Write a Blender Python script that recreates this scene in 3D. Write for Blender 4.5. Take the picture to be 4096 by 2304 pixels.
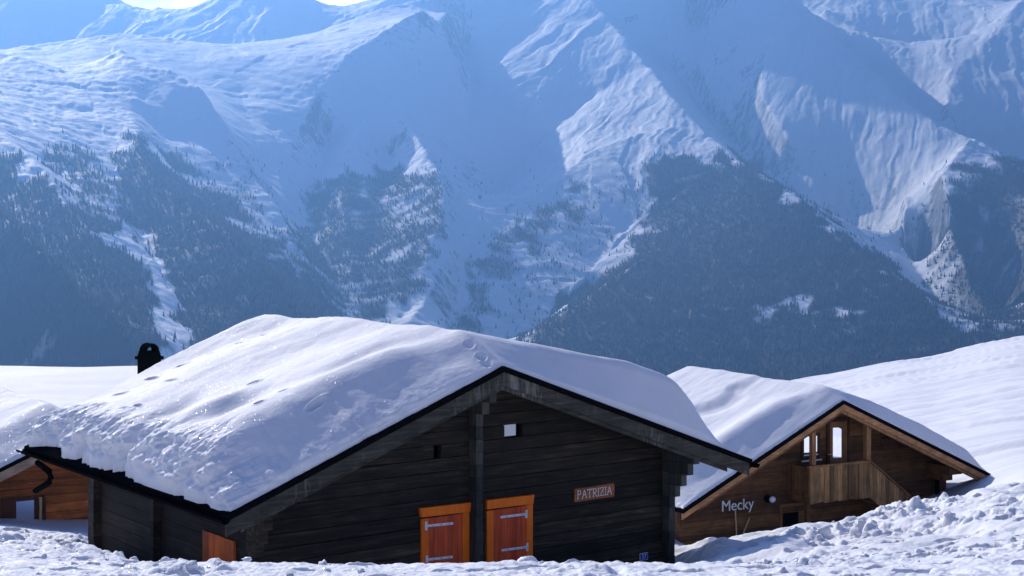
import bpy, bmesh, math, random
import numpy as np
from mathutils import Vector
R = math.radians
random.seed(7)
for o in list(bpy.data.objects): bpy.data.objects.remove(o)
scene = bpy.context.scene
col = scene.collection

# ------------------------------------------------------------------ camera
F = 5992.0            # focal length in pixels of a 4096 wide frame
HY = 909.0            # row of the horizon
cd = bpy.data.cameras.new('camera'); cam = bpy.data.objects.new('camera', cd); col.objects.link(cam)
cd.sensor_width = 36; cd.lens = 36*F/4096; cd.shift_y = -(1152-HY)/4096
cam.location = (0, 0, 0); cam.rotation_euler = (R(90), 0, 0)
cd.clip_start = 0.1; cd.clip_end = 60000
scene.camera = cam
# ------------------------------------------------------------------ sky, sun, exposure
SUN_EL, SUN_AZ = 30.0, -27.0        # azimuth from +Y, negative = to the left
w = bpy.data.worlds.new("World"); scene.world = w; w.use_nodes = True
nt = w.node_tree; bg = nt.nodes['Background']
sky = nt.nodes.new('ShaderNodeTexSky'); sky.sky_type = 'NISHITA'; sky.sun_disc = False
sky.sun_elevation = R(SUN_EL); sky.sun_rotation = R(SUN_AZ); sky.altitude = 2000
sky.air_density = 1.0; sky.dust_density = 3.0; sky.ozone_density = 2.0
tint = nt.nodes.new('ShaderNodeMix'); tint.data_type = 'RGBA'; tint.blend_type = 'MULTIPLY'; tint.inputs[0].default_value = 1
nt.links.new(sky.outputs[0], tint.inputs[6]); tint.inputs[7].default_value = (.98, .93, 1.18, 1)
# thin bright cloud around the side of the sky where the sun stands
tc = nt.nodes.new('ShaderNodeTexCoord'); cn = nt.nodes.new('ShaderNodeTexNoise'); cn.inputs['Scale'].default_value = 9; cn.inputs['Detail'].default_value = 7; cn.inputs['Roughness'].default_value = .6
nt.links.new(tc.outputs['Generated'], cn.inputs[0])
cr = nt.nodes.new('ShaderNodeMapRange'); cr.inputs[1].default_value = .30; cr.inputs[2].default_value = .52; nt.links.new(cn.outputs[0], cr.inputs[0])
dp = nt.nodes.new('ShaderNodeVectorMath'); dp.operation = 'DOT_PRODUCT'; nt.links.new(tc.outputs['Generated'], dp.inputs[0]); dp.inputs[1].default_value = (-.33, .93, .16)
dr_ = nt.nodes.new('ShaderNodeMapRange'); dr_.inputs[1].default_value = .90; dr_.inputs[2].default_value = .975; nt.links.new(dp.outputs['Value'], dr_.inputs[0])
mu_ = nt.nodes.new('ShaderNodeMath'); mu_.operation = 'MULTIPLY'; nt.links.new(cr.outputs[0], mu_.inputs[0]); nt.links.new(dr_.outputs[0], mu_.inputs[1])
cm = nt.nodes.new('ShaderNodeMix'); cm.data_type = 'RGBA'; nt.links.new(mu_.outputs[0], cm.inputs[0]); nt.links.new(tint.outputs[2], cm.inputs[6]); cm.inputs[7].default_value = (34, 34, 35, 1)
nt.links.new(cm.outputs[2], bg.inputs[0]); bg.inputs[1].default_value = 0.075
sd = bpy.data.lights.new('sun', 'SUN'); so = bpy.data.objects.new('sun', sd); col.objects.link(so)
sd.energy = 5.0; sd.angle = R(0.5); sd.color = (1.0, 0.93, 0.84)
sv = Vector((math.cos(R(SUN_EL))*math.sin(R(SUN_AZ)), math.cos(R(SUN_EL))*math.cos(R(SUN_AZ)), math.sin(R(SUN_EL))))
so.rotation_euler = sv.to_track_quat('Z', 'Y').to_euler()
scene.view_settings.view_transform = 'Standard'; scene.view_settings.look = 'None'
scene.view_settings.gamma = 1; scene.view_settings.exposure = 0.62
HAZE = 1.3e-4; HAZE_COL = (0.185, 0.425, 0.92)

# ------------------------------------------------------------------ noise
_rs = np.random.RandomState(11)
_perm = _rs.permutation(4096); _ang = _rs.rand(4096)*2*np.pi
_gx = np.cos(_ang); _gy = np.sin(_ang)
def perlin(x, y, seed=0):
    xi = np.floor(x).astype(np.int64); yi = np.floor(y).astype(np.int64)
    xf = x-xi; yf = y-yi
    u = xf*xf*xf*(xf*(xf*6-15)+10); v = yf*yf*yf*(yf*(yf*6-15)+10)
    def g(i, j, dx, dy):
        h = _perm[(_perm[(i+seed*57) & 4095] + j) & 4095]
        return _gx[h]*dx + _gy[h]*dy
    a = g(xi, yi, xf, yf); b = g(xi+1, yi, xf-1, yf)
    c = g(xi, yi+1, xf, yf-1); d = g(xi+1, yi+1, xf-1, yf-1)
    return (a+(b-a)*u + ((c+(d-c)*u)-(a+(b-a)*u))*v)*1.5
def fbm(x, y, n=4, seed=0, gain=.5):
    s = 0; a = 1; f = 1; t = 0
    for k in range(n):
        s = s + a*perlin(x*f+17.3*k, y*f-9.1*k, seed+k); t += a; a *= gain; f *= 2.03
    return s/t
def billow(x, y, n=3, seed=0, gain=.5):
    s = 0; a = 1; f = 1; t = 0
    for k in range(n):
        s = s + a*np.abs(perlin(x*f+7.7*k, y*f+3.3*k, seed+k)); t += a; a *= gain; f *= 2.1
    return s/t
def sstep(a, b, x):
    t = np.clip((x-a)/(b-a), 0, 1); return t*t*(3-2*t)

# ------------------------------------------------------------------ tags and mesh building
def tag(o, label=None, cat=None, group=None, kind=None):
    if label: o['label'] = label
    if cat: o['category'] = cat
    if group: o['group'] = group
    if kind: o['kind'] = kind
    return o
def empty(name, loc, rz=0):
    o = bpy.data.objects.new(name, None); col.objects.link(o); o.location = loc; o.rotation_euler = (0, 0, rz); return o
def grid_object(name, X, Y, Z, mat, smooth=True, attrs=None):
    n, m = X.shape
    me = bpy.data.meshes.new(name)
    co = np.stack([X, Y, Z], -1).reshape(-1, 3).astype(np.float32)
    idx = np.arange(n*m).reshape(n, m)
    q = np.stack([idx[:-1, :-1], idx[:-1, 1:], idx[1:, 1:], idx[1:, :-1]], -1).reshape(-1, 4)
    me.vertices.add(len(co)); me.vertices.foreach_set('co', co.ravel())
    me.loops.add(q.size); me.loops.foreach_set('vertex_index', q.ravel().astype(np.int32))
    me.polygons.add(len(q)); me.polygons.foreach_set('loop_start', np.arange(0, q.size, 4, dtype=np.int32))
    me.polygons.foreach_set('loop_total', np.full(len(q), 4, np.int32))
    me.update(calc_edges=True)
    if attrs:
        for k, a in attrs.items():
            at = me.attributes.new(k, 'FLOAT', 'POINT'); at.data.foreach_set('value', a.reshape(-1).astype(np.float32))
    if smooth: me.polygons.foreach_set('use_smooth', np.ones(len(q), bool))
    me.materials.append(mat)
    o = bpy.data.objects.new(name, me); col.objects.link(o); return o
class MB:
    def __init__(s): s.v = []; s.f = []; s.sm = []
    def add(s, vs, fs, smooth=False):
        b = len(s.v); s.v += [tuple(p) for p in vs]; s.f += [tuple(i+b for i in f) for f in fs]; s.sm += [smooth]*len(fs); return s
    def box(s, x0, x1, y0, y1, z0, z1):
        return s.prism([(x0, z0), (x1, z0), (x1, z1), (x0, z1)], y0, y1)
    def prism(s, pts, y0, y1):                     # polygon in x,z extruded along y (y0 front)
        n = len(pts)
        a = sum(pts[i][0]*pts[(i+1) % n][1]-pts[(i+1) % n][0]*pts[i][1] for i in range(n))
        if a < 0: pts = pts[::-1]
        vs = [(p[0], y0, p[1]) for p in pts]+[(p[0], y1, p[1]) for p in pts]
        fs = [tuple(range(n)), tuple(range(2*n-1, n-1, -1))]
        fs += [(i, i+n, (i+1) % n+n, (i+1) % n) for i in range(n)]
        return s.add(vs, fs)
    def prismx(s, pts, x0, x1):                    # polygon in y,z extruded along x
        n = len(pts)
        a = sum(pts[i][0]*pts[(i+1) % n][1]-pts[(i+1) % n][0]*pts[i][1] for i in range(n))
        if a < 0: pts = pts[::-1]
        vs = [(x0, p[0], p[1]) for p in pts]+[(x1, p[0], p[1]) for p in pts]
        fs = [tuple(range(n-1, -1, -1)), tuple(range(n, 2*n))]
        fs += [(i, (i+1) % n, (i+1) % n+n, i+n) for i in range(n)]
        return s.add(vs, fs)
    def tube(s, pts, r, n=10, caps=True):
        pts = [Vector(p) for p in pts]; rr = r if isinstance(r, (list, tuple)) else [r]*len(pts)
        vs = []; fs = []
        up = Vector((0, 0, 1)); 
        for i, p in enumerate(pts):
            d = (pts[min(i+1, len(pts)-1)]-pts[max(i-1, 0)]).normalized()
            a = d.cross(up); 
            if a.length < 1e-3: a = d.cross(Vector((1, 0, 0)))
            a.normalize(); b = d.cross(a)
            for k in range(n):
                t = 2*math.pi*k/n; vs.append(p+a*math.cos(t)*rr[i]+b*math.sin(t)*rr[i])
        for i in range(len(pts)-1):
            for k in range(n):
                fs.append((i*n+k, i*n+(k+1) % n, (i+1)*n+(k+1) % n, (i+1)*n+k))
        s.add(vs, fs, True)
        if caps:
            s.add(vs[:n], [tuple(range(n))]); s.add(vs[-n:], [tuple(range(n-1, -1, -1))])
        return s
    def sphere(s, c, r, n=20, m=12, sc=(1, 1, 1)):
        vs = []; fs = []
        for i in range(m+1):
            for k in range(n):
                p = math.pi*i/m; t = 2*math.pi*k/n
                vs.append((c[0]+r*sc[0]*math.sin(p)*math.cos(t), c[1]+r*sc[1]*math.sin(p)*math.sin(t), c[2]+r*sc[2]*math.cos(p)))
        for i in range(m):
            for k in range(n): fs.append((i*n+k, (i+1)*n+k, (i+1)*n+(k+1) % n, i*n+(k+1) % n))
        return s.add(vs, fs, True)
    def build(s, name, mat, parent=None, bevel=0):
        me = bpy.data.meshes.new(name); me.from_pydata(s.v, [], s.f); me.validate()
        bm = bmesh.new(); bm.from_mesh(me)
        bmesh.ops.remove_doubles(bm, verts=bm.verts, dist=1e-6)
        bmesh.ops.recalc_face_normals(bm, faces=bm.faces)
        if bevel:
            bmesh.ops.bevel(bm, geom=[e for e in bm.edges if e.is_manifold and e.calc_face_angle(0) > .5], offset=bevel, segments=1, affect='EDGES')
        bm.to_mesh(me); bm.free()
        if any(s.sm): me.polygons.foreach_set('use_smooth', [bool(any(s.sm))]*len(me.polygons)); 
        if any(s.sm):
            try: me.set_sharp_from_angle(angle=R(40))
            except Exception: pass
        me.materials.append(mat)
        o = bpy.data.objects.new(name, me); col.objects.link(o)
        if parent: o.parent = parent
        return o

# ------------------------------------------------------------------ materials
def new_mat(name):
    m = bpy.data.materials.new(name); m.use_nodes = True
    return m, m.node_tree, m.node_tree.nodes['Principled BSDF']
def N(nt, t, **k):
    n = nt.nodes.new(t)
    for a, b in k.items():
        if a.startswith('i_'): n.inputs[a[2:].replace('_', ' ')].default_value = b
        else: setattr(n, a, b)
    return n
def L(nt, a, b): nt.links.new(a, b)
def ramp(nt, fac, stops):
    r = nt.nodes.new('ShaderNodeValToRGB'); el = r.color_ramp.elements
    while len(el) < len(stops): el.new(.5)
    for e, (p, c) in zip(el, stops): e.position = p; e.color = (*c, 1) if len(c) == 3 else c
    L(nt, fac, r.inputs[0]); return r.outputs[0]
def coords(nt, scale=(1, 1, 1)):
    tc = nt.nodes.new('ShaderNodeTexCoord'); mp = nt.nodes.new('ShaderNodeMapping')
    L(nt, tc.outputs['Object'], mp.inputs[0]); mp.inputs['Scale'].default_value = scale
    return mp.outputs[0]
def snow_mat(name, base=(.75, .76, .80), s=1.0, bump=.5, tracks=False, sparkle=True):
    m, nt, p = new_mat(name)
    c = coords(nt)
    n1 = N(nt, 'ShaderNodeTexNoise', i_Scale=9*s, i_Detail=6.0, i_Roughness=.6); L(nt, c, n1.inputs[0])
    n2 = N(nt, 'ShaderNodeTexNoise', i_Scale=70*s, i_Detail=3.0, i_Roughness=.6); L(nt, c, n2.inputs[0])
    b1 = N(nt, 'ShaderNodeBump', i_Strength=bump, i_Distance=.03/s); L(nt, n1.outputs[0], b1.inputs['Height'])
    b2 = N(nt, 'ShaderNodeBump', i_Strength=bump, i_Distance=.006/s); L(nt, n2.outputs[0], b2.inputs['Height'])
    L(nt, b1.outputs[0], b2.inputs['Normal'])
    out = b2.outputs[0]
    if tracks:
        c2 = coords(nt, (.05, 1.0, .05)); 
        n3 = N(nt, 'ShaderNodeTexNoise', i_Scale=.35, i_Detail=8.0, i_Roughness=.65, i_Distortion=.8); L(nt, c2, n3.inputs[0])
        b3 = N(nt, 'ShaderNodeBump', i_Strength=.8, i_Distance=.6); L(nt, n3.outputs[0], b3.inputs['Height'])
        L(nt, out, b3.inputs['Normal']); out = b3.outputs[0]
    L(nt, out, p.inputs['Normal'])
    n4 = N(nt, 'ShaderNodeTexNoise', i_Scale=1.3*s, i_Detail=3.0); L(nt, c, n4.inputs[0])
    L(nt, ramp(nt, n4.outputs[0], [(.3, tuple(x*.96 for x in base)), (.7, base)]), p.inputs['Base Color'])
    p.inputs['Roughness'].default_value = .7
    p.inputs['Specular IOR Level'].default_value = .12
    if sparkle:      # ice grains: a few facets turned at random, glossy
        v = N(nt, 'ShaderNodeTexVoronoi', i_Scale=55.0*s); L(nt, c, v.inputs['Vector'])
        lt = N(nt, 'ShaderNodeMath', operation='LESS_THAN'); L(nt, v.outputs['Distance'], lt.inputs[0]); lt.inputs[1].default_value = .28
        sep = N(nt, 'ShaderNodeSeparateColor'); L(nt, v.outputs['Color'], sep.inputs[0])
        gt = N(nt, 'ShaderNodeMath', operation='GREATER_THAN'); L(nt, sep.outputs[2], gt.inputs[0]); gt.inputs[1].default_value = .968
        mu = N(nt, 'ShaderNodeMath', operation='MULTIPLY'); L(nt, lt.outputs[0], mu.inputs[0]); L(nt, gt.outputs[0], mu.inputs[1])
        vm = N(nt, 'ShaderNodeVectorMath', operation='SUBTRACT'); L(nt, v.outputs['Color'], vm.inputs[0]); vm.inputs[1].default_value = (.5, .5, .15)
        geo = N(nt, 'ShaderNodeNewGeometry'); va = N(nt, 'ShaderNodeVectorMath', operation='ADD'); L(nt, vm.outputs[0], va.inputs[0]); L(nt, geo.outputs['Normal'], va.inputs[1])
        vn = N(nt, 'ShaderNodeVectorMath', operation='NORMALIZE'); L(nt, va.outputs[0], vn.inputs[0])
        gl = N(nt, 'ShaderNodeBsdfGlossy', i_Roughness=.36); L(nt, vn.outputs[0], gl.inputs['Normal'])
        mx = N(nt, 'ShaderNodeMixShader'); L(nt, mu.outputs[0], mx.inputs[0]); L(nt, p.outputs[0], mx.inputs[1]); L(nt, gl.outputs[0], mx.inputs[2])
        L(nt, mx.outputs[0], nt.nodes['Material Output'].inputs[0])
    return m
def wood_mat(name, c0, c1, c2, axis='x', rough=.75, fresh=.5, streak=1.0, vstain=None, even=False):
    m, nt, p = new_mat(name)
    sc = {'x': (1.2, 18, 18), 'z': (18, 18, 1.2), 'y': (18, 1.2, 18)}[axis]
    c = coords(nt, sc)
    geo = N(nt, 'ShaderNodeNewGeometry')
    av = N(nt, 'ShaderNodeVectorMath', operation='SCALE'); L(nt, geo.outputs['Random Per Island'], av.inputs[0]); av.inputs['Scale'].default_value = 90
    ad = N(nt, 'ShaderNodeVectorMath', operation='ADD'); L(nt, c, ad.inputs[0]); L(nt, av.outputs[0], ad.inputs[1])
    n1 = N(nt, 'ShaderNodeTexNoise', i_Scale=1.0, i_Detail=8.0, i_Roughness=.65, i_Distortion=.4); L(nt, ad.outputs[0], n1.inputs[0])
    c3 = coords(nt); n2 = N(nt, 'ShaderNodeTexNoise', i_Scale=2.6, i_Detail=5.0, i_Roughness=.6); L(nt, c3, n2.inputs[0])
    a = ramp(nt, n1.outputs[0], [(.3, c0), (.52, c1), (.75, c2)])
    mix = N(nt, 'ShaderNodeMix', data_type='RGBA', blend_type='MULTIPLY'); mix.inputs[0].default_value = 1.0
    L(nt, a, mix.inputs[6]); L(nt, ramp(nt, n2.outputs[0], [(.25, (.86, .86, .86) if even else (.55, .55, .55)), (.75, (1.1, 1.08, 1.06) if even else (1.25, 1.2, 1.15))]), mix.inputs[7])
    mix2 = N(nt, 'ShaderNodeMix', data_type='RGBA', blend_type='MULTIPLY'); mix2.inputs[0].default_value = 1.0
    L(nt, mix.outputs[2], mix2.inputs[6]); L(nt, ramp(nt, geo.outputs['Random Per Island'], [(0, (.82, .82, .82) if even else (.5, .5, .52)), (1, (1.15, 1.15, 1.15) if even else (1.55, 1.5, 1.42))]), mix2.inputs[7])
    o = mix2.outputs[2]
    if vstain:       # pale weathered run marks
        c4 = coords(nt, (14, 14, 2.2)); n5 = N(nt, 'ShaderNodeTexNoise', i_Scale=1.0, i_Detail=5.0, i_Roughness=.7); L(nt, c4, n5.inputs[0])
        c5 = coords(nt); n6 = N(nt, 'ShaderNodeTexNoise', i_Scale=1.1, i_Detail=2.0); L(nt, c5, n6.inputs[0])
        mm = N(nt, 'ShaderNodeMath', operation='MULTIPLY'); L(nt, n5.outputs[0], mm.inputs[0]); L(nt, n6.outputs[0], mm.inputs[1])
        mx = N(nt, 'ShaderNodeMix', data_type='RGBA'); L(nt, ramp(nt, mm.outputs[0], [(.28, (0, 0, 0)), (.42, (.8, .8, .8))]), mx.inputs[0]); L(nt, o, mx.inputs[6]); mx.inputs[7].default_value = (*vstain, 1)
        o = mx.outputs[2]
    L(nt, o, p.inputs['Base Color'])
    b = N(nt, 'ShaderNodeBump', i_Strength=.5, i_Distance=.006); L(nt, n1.outputs[0], b.inputs['Height']); L(nt, b.outputs[0], p.inputs['Normal'])
    p.inputs['Roughness'].default_value = rough; p.inputs['Specular IOR Level'].default_value = .25
    return m
def plain_mat(name, c, rough=.5, metal=0, noise=.15, scale=20):
    m, nt, p = new_mat(name)
    cc = coords(nt); n = N(nt, 'ShaderNodeTexNoise', i_Scale=float(scale), i_Detail=5.0); L(nt, cc, n.inputs[0])
    L(nt, ramp(nt, n.outputs[0], [(.3, tuple(x*(1-noise) for x in c)), (.7, tuple(min(1, x*(1+noise)) for x in c))]), p.inputs['Base Color'])
    p.inputs['Roughness'].default_value = rough; p.inputs['Metallic'].default_value = metal
    return m
M = {}
M['snow'] = snow_mat('ground_snow', s=1.0, bump=.6, tracks=False)
M['roofsnow'] = snow_mat('roof_snow', s=1.3, bump=.35)
M['dark'] = wood_mat('charred_wood', (.009, .007, .0045), (.030, .024, .016), (.10, .08, .052), 'x')
M['darkside'] = wood_mat('grey_brown_wood', (.012, .009, .008), (.026, .020, .018), (.055, .044, .039), 'y')
M['darkend'] = wood_mat('log_end', (.03, .032, .03), (.06, .062, .055), (.12, .12, .10), 'z')
M['barge'] = wood_mat('weathered_board', (.015, .0145, .013), (.036, .035, .030), (.085, .082, .07), 'x', vstain=(.24, .23, .2))
M['black'] = plain_mat('black_metal', (.005, .005, .006), .8, 0); M['black'].node_tree.nodes['Principled BSDF'].inputs['Specular IOR Level'].default_value = 0; M['black'].node_tree.nodes['Principled BSDF'].inputs['IOR'].default_value = 1.01
M['orange'] = wood_mat('orange_paint', (.95, .155, .008), (1.0, .20, .010), (1.0, .25, .016), 'z', .5, even=True)
M['red'] = wood_mat('red_brown_boards', (.42, .055, .016), (.62, .090, .026), (.78, .14, .04), 'z', .55, even=True)
M['steel'] = plain_mat('galvanised_steel', (.80, .82, .82), .45, .25, .2, 40)
M['steeldark'] = plain_mat('bolt_steel', (.05, .05, .05), .5, .5)
M['sign'] = wood_mat('sign_wood', (.20, .07, .025), (.32, .12, .045), (.45, .19, .08), 'x')
M['white'] = plain_mat('white_paint', (.85, .86, .86), .5, 0, .04)
M['blue'] = plain_mat('blue_enamel', (.02, .07, .45), .3, 0, .05)
M['brown'] = wood_mat('brown_wall', (.085, .042, .018), (.155, .076, .033), (.23, .115, .052), 'x')
M['brownpost'] = wood_mat('brown_post', (.13, .065, .028), (.25, .13, .058), (.38, .21, .10), 'z')
M['rail'] = wood_mat('weathered_railing', (.15, .08, .032), (.32, .18, .078), (.46, .28, .13), 'z')
M['brownbarge'] = wood_mat('brown_bargeboard', (.20, .10, .045), (.34, .18, .09), (.45, .26, .14), 'x')
M['orangewall'] = wood_mat('orange_brown_wall', (.20, .06, .018), (.42, .13, .038), (.60, .21, .06), 'x')
M['taupe'] = wood_mat('taupe_board', (.16, .12, .09), (.24, .19, .15), (.32, .26, .2), 'x')
M['doorw'] = wood_mat('door_wood', (.05, .02, .01), (.10, .042, .022), (.15, .07, .04), 'z')
M['redpost'] = wood_mat('reddish_post', (.14, .05, .04), (.22, .08, .07), (.3, .12, .1), 'z')
M['handle'] = wood_mat('tool_handle', (.45, .33, .2), (.6, .45, .28), (.7, .55, .36), 'z')
M['bucket'] = plain_mat('rusty_orange', (.45, .12, .04), .6)
M['lamp'] = plain_mat('opal_glass', (.8, .84, .92), .25, 0, .03)
def glass_mat():
    m, nt, p = new_mat('window_glass')
    p.inputs['Base Color'].default_value = (.92, .95, 1, 1); p.inputs['Metallic'].default_value = 1; p.inputs['Roughness'].default_value = .04
    return m
M['glass'] = glass_mat()
def mountain_mat():
    m, nt, p = new_mat('mountain_snow_and_rock')
    c = coords(nt)
    at = N(nt, 'ShaderNodeAttribute', attribute_name='forest'); rk = N(nt, 'ShaderNodeAttribute', attribute_name='rock')
    n1 = N(nt, 'ShaderNodeTexNoise', i_Scale=.02, i_Detail=9.0, i_Roughness=.7); L(nt, c, n1.inputs[0])
    c2 = coords(nt, (.03, .03, .008)); n2 = N(nt, 'ShaderNodeTexNoise', i_Scale=1.0, i_Detail=7.0, i_Roughness=.7); L(nt, c2, n2.inputs[0])
    ad = N(nt, 'ShaderNodeMath', operation='MULTIPLY_ADD'); L(nt, n2.outputs[0], ad.inputs[0]); ad.inputs[1].default_value = 1.3; L(nt, rk.outputs['Fac'], ad.inputs[2])
    rmask = ramp(nt, ad.outputs[0], [(.0, (0, 0, 0)), (.98, (0, 0, 0)), (1.0, (.0, .0, .0))])
    r = N(nt, 'ShaderNodeMapRange'); L(nt, ad.outputs[0], r.inputs[0]); r.inputs[1].default_value = .96; r.inputs[2].default_value = 1.2
    m1 = N(nt, 'ShaderNodeMix', data_type='RGBA'); L(nt, r.outputs[0], m1.inputs[0]); m1.inputs[6].default_value = (.84, .86, .90, 1); m1.inputs[7].default_value = (.16, .16, .18, 1)
    f = N(nt, 'ShaderNodeMath', operation='MULTIPLY_ADD'); L(nt, n1.outputs[0], f.inputs[0]); f.inputs[1].default_value = .9; L(nt, at.outputs['Fac'], f.inputs[2])
    r2 = N(nt, 'ShaderNodeMapRange'); L(nt, f.outputs[0], r2.inputs[0]); r2.inputs[1].default_value = .55; r2.inputs[2].default_value = 1.25
    m2 = N(nt, 'ShaderNodeMix', data_type='RGBA'); L(nt, r2.outputs[0], m2.inputs[0]); L(nt, m1.outputs[2], m2.inputs[6]); m2.inputs[7].default_value = (.016, .019, .024, 1)
    L(nt, m2.outputs[2], p.inputs['Base Color'])
    b = N(nt, 'ShaderNodeBump', i_Strength=.5, i_Distance=7.0); L(nt, n1.outputs[0], b.inputs['Height']); L(nt, b.outputs[0], p.inputs['Normal'])
    p.inputs['Roughness'].default_value = .7; p.inputs['Specular IOR Level'].default_value = .2
    return m
M['mountain'] = mountain_mat()
M['tree'] = plain_mat('conifer', (.016, .022, .02), .9, 0, .4, .05)
_t = M['tree'].node_tree; _g = N(_t, 'ShaderNodeNewGeometry')
L(_t, ramp(_t, _g.outputs['Random Per Island'], [(0, (.004, .007, .008)), (.5, (.010, .014, .014)), (.9, (.022, .026, .026)), (1, (.07, .075, .08))]), _t.nodes['Principled BSDF'].inputs['Base Color'])

# ------------------------------------------------------------------ mountains
K = 4096/2576.0
def W3(xd, yd, Dk):
    D = Dk*1000; return ((xd*K-2048)/F*D, D, -(yd*K-HY)/F*D)
# (points (x, y, km)), slope left of travel, slope right, rib amplitude
RG = [
 ([(1430,-150,9.3),(1540,-380,9.0),(1720,-440,8.9),(1880,-340,8.7),(1900,-130,8.4)], 50),  # unseen peak above the frame, added to throw shade on the right-hand face
   # crest lines (x, y, km) and rib amplitude
 ([(-500,-60,9.6),(-100,-120,9.4),(200,-70,9.3),(310,2,9.2),(362,32,9.2),(395,16,9.2),(460,25,9.2),(530,-8,9.2),(640,-60,9.2),(765,-20,9.0),(812,20,9.0),(850,26,9.0),(905,18,9.0),(960,4,8.9),(1100,-60,9.3),(1400,-140,9.9),(1700,-150,10.2)], 60),
 ([(1560,-80,10),(1800,-110,10),(2100,-90,9.9),(2400,-90,9.8),(2510,-30,9.8),(2560,8,9.8),(2640,50,9.8),(2800,40,9.8)], 60),
 ([(2080,20,8.9),(2140,65,8.7),(2230,95,8.6),(2340,108,8.6),(2440,90,8.5),(2500,58,8.5),(2576,-10,8.6),(2750,-60,8.8)], 40),
 ([(2576,-10,8.6),(2500,90,8.1),(2420,160,7.8),(2385,250,7.4),(2400,330,6.9)], 40),
 ([(1300,-60,8.4),(1100,-10,8.0),(960,20,7.6),(830,70,7.3),(700,100,7.1),(560,112,6.9),(430,92,6.8),(300,80,6.7),(150,102,6.5),(0,125,6.3),(-250,120,6.2)], 18),
 ([(-300,60,5.6),(-100,110,5.5),(30,135,5.35),(160,178,5.3),(235,160,5.45),(305,116,5.6),(345,150,5.5),(430,172,5.4),(510,225,5.25),(560,310,5.1),(610,400,4.9),(680,500,4.65),(760,640,4.3),(835,775,4.0),(900,880,3.75)], 24),
 ([(305,116,5.6),(335,270,4.95),(355,390,4.35),(420,465,4.15),(540,560,3.9),(650,655,3.7),(760,800,3.45)], 28),
 ([(30,135,5.35),(120,280,4.65),(200,390,4.2),(285,470,3.95),(330,580,3.7),(400,660,3.55),(470,810,3.3)], 35),
 ([(-200,150,4.9),(0,320,4.1),(150,470,3.7),(220,600,3.4),(320,730,3.15),(420,860,2.95)], 35),
 ([(-250,380,3.6),(0,520,3.25),(130,650,3.0),(250,770,2.85),(330,870,2.75)], 35),
 ([(1062,22,7.0),(960,75,6.7),(880,130,6.45),(812,209,6.15),(770,290,5.9),(700,400,5.5),(715,470,5.2),(735,550,4.95)], 26),
 ([(1062,22,7.0),(1010,110,6.7),(969,214,6.3),(1009,277,6.05),(1060,367,5.7),(1099,435,5.45),(1116,482,5.3),(1108,560,5.05),(1070,680,4.7),(1010,800,4.35)], 40),
 ([(969,214,6.3),(900,330,5.9),(860,450,5.5),(880,600,4.95),(900,760,4.4),(920,880,4.1)], 45),
 ([(1062,22,7.0),(1105,50,7.1),(1150,160,6.9),(1158,230,6.75)], 24),
 ([(1380,-110,8.9),(1488,0,8.0),(1545,68,7.6),(1618,158,7.1),(1680,243,6.6),(1760,316,6.2),(1850,395,5.75),(1905,432,5.55),(2000,490,5.25),(2150,620,4.8),(2300,735,4.4),(2460,860,4.05)], 46),
 ([(1105,50,7.1),(1130,30,7.6),(1200,45,7.9),(1330,10,8.2),(1440,-60,8.6)], 26),
 ([(1760,316,6.2),(1610,330,6.1),(1488,378,5.95),(1375,468,5.65),(1284,553,5.35),(1200,660,5.0),(1135,815,4.55)], 34),
 ([(1618,158,7.1),(1480,250,6.9),(1360,350,6.5),(1290,450,6.1),(1215,540,5.75)], 30),
 ([(1850,395,5.75),(1800,520,5.3),(1720,600,5.05),(1620,650,4.8),(1500,725,4.5),(1345,845,4.15)], 35),
 ([(1850,395,5.75),(1960,560,5.0),(1960,750,4.4),(1900,920,3.9)], 35),
 ([(1900,-130,8.4),(1975,-30,8.0),(2035,55,7.6),(2120,140,7.2),(2210,210,6.9),(2300,275,6.6),(2440,345,6.25),(2530,390,6.1),(2620,430,6.0),(2800,540,5.7)], 22),
 ([(2035,55,7.6),(1960,75,7.5),(1925,130,7.4),(1915,240,7.1),(1985,350,6.7)], 26),
 ([(2440,345,6.1),(2370,430,5.75),(2390,560,5.3),(2440,700,4.9),(2500,850,4.5)], 36),
 ([(2530,390,5.9),(2600,520,5.3),(2640,700,4.7)], 36),
]
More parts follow.
